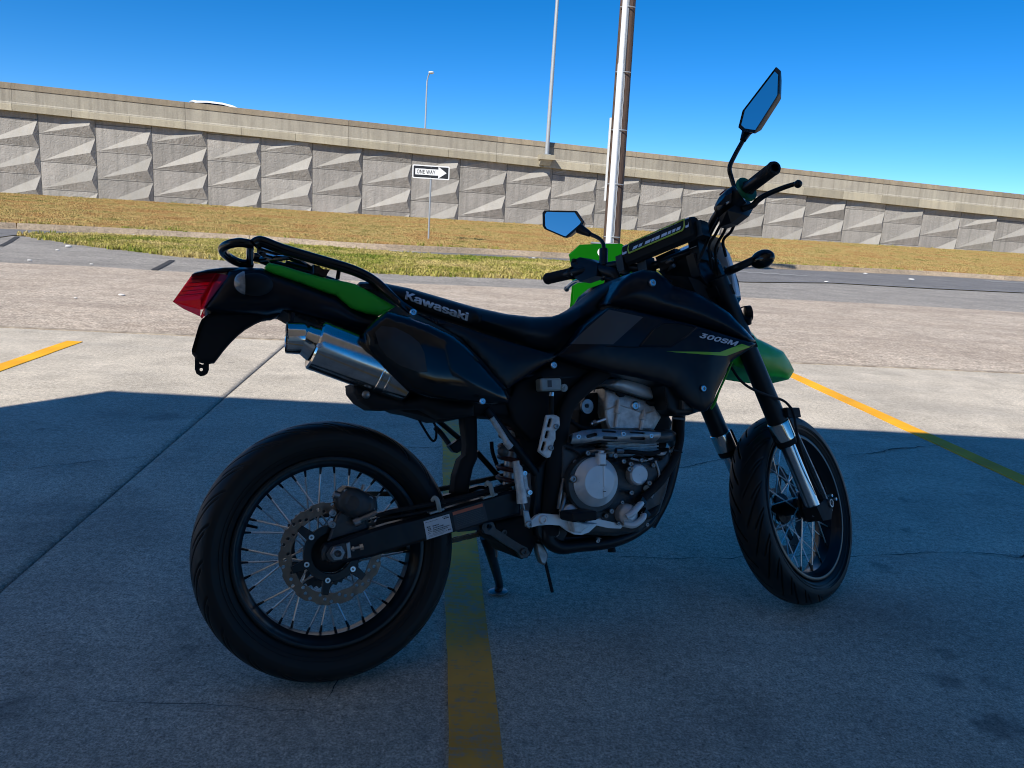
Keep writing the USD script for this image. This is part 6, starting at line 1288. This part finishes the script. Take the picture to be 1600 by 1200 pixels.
obj('brake_master', S(hull(np.array([us(*p) + d for p in ((1140, 330, -.235), (1165, 312, -.255), (1172, 322, -.255), (1164, 336, -.25), (1146, 350, -.225), (1128, 356, -.19), (1128, 340, -.2)) for d in ([.02, 0, 0], [-.012, 0, 0])]))), 'satin_black', hbar, smooth=20)
obj('brake_lever', spx([(1160, 327, -.25), (1176, 321, -.275), (1184, 313, -.29), (1198, 304, -.315), (1222, 294, -.355), (1240, 288, -.385), (1246, 287, -.395)], [.009, .0085, .008, .0072, .0068, .0062, .0062], n=12), 'satin_black', hbar)
obj('lever_ball', S(ball(us(1247, 287.5, -.40), .0105)), 'satin_black', hbar, smooth=True)
obj('left_switch', S(hull(np.array([us(*p) + d for p in ((898, 410, .28), (912, 403, .255), (930, 406, .22), (940, 412, .19), (938, 432, .19), (912, 441, .25), (900, 432, .28)) for d in ([.03, 0, 0], [-.018, 0, 0])]))), 'satin_black', hbar, smooth=20)
obj('switch_buttons', cat([S(box(us(a, b, Y, ) - [.022, .006, .005], us(a, b, Y) + [.0, .006, .005], .002)) for a, b, Y in ((902, 408, .27), (907, 414, .262), (915, 409, .25), (902, 430, .27), (921, 424, .24))]), 'matte_black', hbar)
obj('switch_button', S(ball(us(903, 430, .272) + [-.024, 0, 0], .006)), 'dull_steel', hbar, smooth=True)
obj('clutch_perch', spx([(930, 418, .21), (945, 424, .18), (958, 428, .155), (962, 440, .15), (945, 437, .17)], [.016, .017, .018, .012, .01], n=12), 'satin_black', hbar)
obj('clutch_lever', spx([(930, 432, .21), (912, 438, .255), (902, 439, .29), (893, 444, .32), (886, 450.5, .345)], [.006, .0065, .0062, .0058, .0056], n=12), 'bright_steel', hbar)
obj('lever_ball', S(ball(us(885.5, 451.5, .348), .0088)), 'dull_steel', hbar, smooth=True)
for q in ((1090, 383, -.075), (1010, 414.5, .07)): obj('bar_clamp', S(hull(np.array([us(*q) + [a, b, c] for a in (-.022, .022) for b in (-.016, .016) for c in (-.05, .02)]))), 'satin_black', hbar, smooth=20)
obj('pad_clamp', S(cat([hull(np.array([us(1095, 355, -.135) + [a, b, c] for a in (-.018, .018) for b in (-.013, .013) for c in (-.03, .014)])), hull(np.array([us(974, 410, .125) + [a, b, c] for a in (-.018, .018) for b in (-.013, .013) for c in (-.03, .02)]))])), 'satin_black', hbar, smooth=20)
obj('clamp_top', S(hull(np.array([us(a, b, Y) + d for a, b, Y in ((1024, 402, .04), (1054, 388, -.01), (1056, 412, -.01), (1032, 424, .03)) for d in ([0, 0, 0], [.03, 0, 0])]))), 'satin_black', hbar, smooth=20)
tS = meshkit.text_mesh('SE', 1.0, depth=.02, bold=True); v = tS.vertices
tp_ = us(1030 + v[:, 0] * 9.0 + v[:, 1] * 1.2, 410 - v[:, 0] * 3.9 - v[:, 1] * 5.5, us(1042, 402, .015)[0] - .006 - v[:, 2] * .02, 0); obj('clamp_lettering', S(TM(tp_, tS.faces)), 'grey_graphic', hbar, smooth=False)
for a, b in (((1036, 413), (1051, 405.5)), ((1041, 422), (1053, 415))): obj('clamp_bolt', S(tube([us(*a, .03), us(*b, -.01)], .006, n=8, sm=0)), 'dull_steel', hbar)
# cross bar pad: a soft block with a printed band facing the rider
PL = [(976.5, 386), (978, 385), (1076, 339.5), (1084, 343.5), (1086.5, 349), (1088, 360), (1083, 369), (982, 414), (974, 404), (974, 393)]
Xp = us(1030, 376, -.01)[0]
def px_plane(P, X): A = pxa(P); return us(A[:, 0], A[:, 1], X, 0)
pA, pB = us(980, 400, .115), us(1086, 355, -.125)
pd_ = pB - pA; pd_ /= np.linalg.norm(pd_); pu = np.array([-.25, 0, .97]); pu -= pd_ * (pu @ pd_); pu /= np.linalg.norm(pu); pf = np.cross(pd_, pu); pf = pf if pf[0] < 0 else -pf
Lp = np.linalg.norm(pB - pA)
def pbx_(s, f, u): return pA + pd_ * s + pf * f + pu * u
prof_ = [(-.028, -.020), (-.020, -.030), (.014, -.030), (.026, -.021), (.027, .004), (.016, .027), (.006, .031), (-.020, .031), (-.028, .022)]
padm = hull(np.array([pbx_(s, f * k, u * k) for s, k in ((-.004, .80), (.004, 1.0), (Lp - .004, 1.0), (Lp + .004, .80)) for f, u in prof_]))
padp = part('handlebar_pad', S(padm), 'matte_black', smooth=25)
def face(s, t, lift=.0012):      # printed slope between (f .027,u .004) and (f .016,u .027)
    f = .027 + (.010 - .027) * t; u = .004 + (.0305 - .004) * t; nrm = np.array([.92, .39]); return pbx_(s, f + lift * nrm[0], u + lift * nrm[1])
def fquad(L, lift): return tri_m([[face(*p, lift) for p in L]])
rings = [(.12, -.10), (.90, -.10), (.93, .2), (.93, .98), (.12, .98), (.10, .4)]
ol = []
for (a, b), (c, d) in zip(rings, rings[1:] + rings[:1]): ol.append(tube([face(a * Lp, b), face(c * Lp, d)], .0024, n=6, sm=0))
obj('pad_outline', S(cat(ol)), 'pad_outline', padp)
Lt = []
for k, (a, b, q) in enumerate(((.17, .24, .5), (.26, .31, .55), (.36, .44, 1), (.455, .50, 1), (.51, .575, 1), (.60, .68, 1), (.695, .74, 1), (.755, .80, 1), (.815, .87, .8))):
    Lt.append(fquad([(a * Lp, .10), (b * Lp, .10), ((b + .03) * Lp, .10 + .84 * q), ((a + .03) * Lp, .10 + .84 * q)], .0016))
obj('pad_lettering', S(cat(Lt)), 'pad_print', padp, smooth=False)
obj('pad_end_band', S(cat([fquad([(.01 * Lp, 0), (.08 * Lp, 0), (.08 * Lp, 1), (.01 * Lp, 1)], .0010), fquad([(.945 * Lp, 0), (.99 * Lp, 0), (.99 * Lp, 1), (.945 * Lp, 1)], .0010)])), 'pad_print', padp, smooth=False)
# instruments and cables
part('instrument_panel', S(hull(np.array([us(a, b, Y) + d for a, b, Y in ((1085, 402, -.05), (1112, 368, -.08), (1124, 372, -.08), (1130, 395, -.06), (1100, 420, -.03)) for d in ([0, 0, 0], [0, .13, 0])]))), 'satin_black', smooth=20)
obj('instrument_glass', S(plate([(1088, 384), (1106, 370), (1110, 372), (1090, 387)], -.085, .09, .001, fn=us)), 'cowl_white', bike)
for P in ([(1130, 344, -.20), (1118, 366, -.16), (1108, 385, -.12), (1112, 420, -.09)], [(1138, 348, -.20), (1130, 365, -.17), (1118, 390, -.12), (1122, 430, -.09)], [(1124, 340, -.19), (1112, 362, -.15), (1102, 384, -.11), (1090, 412, -.08)], [(1150, 345, -.21), (1142, 362, -.18), (1130, 376, -.13), (1134, 400, -.10)], [(960, 436, .15), (985, 428, .12), (1010, 426, .06), (1050, 440, .0)], [(940, 437, .18), (965, 428, .16), (1000, 430, .10), (1040, 444, .03)]):
    part('control_cable', spx(P, .0042, n=8), 'matte_black')
part('cable_guide', S(hull(np.array([us(a, b, Y) + d for a, b, Y in ((1078, 398, -.06), (1110, 388, -.10), (1120, 420, -.09), (1138, 452, -.08), (1100, 450, -.05)) for d in ([0, 0, 0], [0, .10, 0])]))), 'matte_black', smooth=20)
# mirrors
def mirror(OUT, X, dx, stem, label, neck, slope=(0, 0)):
    A = pxa(OUT); c = A.mean(0)
    c3 = us(c[0], c[1], X, 0)
    def pt(a, b, off=0.0):
        p = us(a, b, X, 0)
        for _ in range(4): p = us(a, b, X + slope[0] * (p[1] - c3[1]) + slope[1] * (p[2] - c3[2]) , 0)
        return p + [off, 0, 0]
    face_ = [pt(*a) for a in A]; cc_ = np.mean(face_, 0)
    inn = [cc_ + (p - cc_) * .885 for p in face_]
    rim_ = [p + [.006, 0, 0] for p in face_]; back = [cc_ + (p - cc_) * .80 + np.array([dx, 0, 0]) for p in face_]
    n = len(A); V = inn + face_ + rim_ + back + [cc_ + [dx * 1.25, 0, 0]]; F = []
    for r in range(3):
        for k in range(n): k2 = (k + 1) % n; F += [[r * n + k, r * n + k2, (r + 1) * n + k2], [r * n + k, (r + 1) * n + k2, (r + 1) * n + k]]
    for k in range(n): F.append([3 * n + k, 3 * n + (k + 1) % n, 4 * n])
    V[0:n] = [p + np.array([.003, 0, 0]) for p in inn]
    m = TM(V, F); trimesh.repair.fix_normals(m)
    mr = part('mirror', S(m), 'satin_black', smooth=25, label=label)
    gm = tri_m([[p + np.array([.0025, 0, 0]) for p in inn]]); obj('mirror_glass', S(gm), 'mirror_glass', mr, smooth=False)
    obj('mirror_stem', spx(stem, .0062, n=12), 'satin_black', mr)
    obj('mirror_neck', spx(neck, [.0085, .013, .016], n=12, sm=0), 'satin_black', mr)
mirror([(1153.5, 199), (1160, 173), (1212.5, 104.5), (1218.5, 110), (1217, 146), (1213, 153), (1178, 208), (1160, 205)], .99, .030, [(1150, 300, -.245), (1143, 278, -.24), (1140, 262, -.245), (1148, 243, -.26), (1163, 216, -.285)], 'near side mirror standing up against the sky', [(1161, 219, -.285), (1166, 208, -.29), (1169, 203, -.30)], slope=(.0, .0))
mirror([(847.5, 333), (850.5, 328.5), (900, 329.5), (911, 346), (909, 350), (884, 371.5), (881, 371), (851, 358), (848, 353)], .965, .035, [(945, 415, .185), (944, 392, .185), (942, 380, .19), (935, 372, .205), (918, 364, .24)], 'far side mirror beside the utility pole', [(922, 366, .23), (912, 361, .25), (905, 357, .262)])
obj('mirror_mount', spx([(943, 416, .185), (943, 390, .185)], .0135, n=14, sm=0), 'satin_black', hbar)
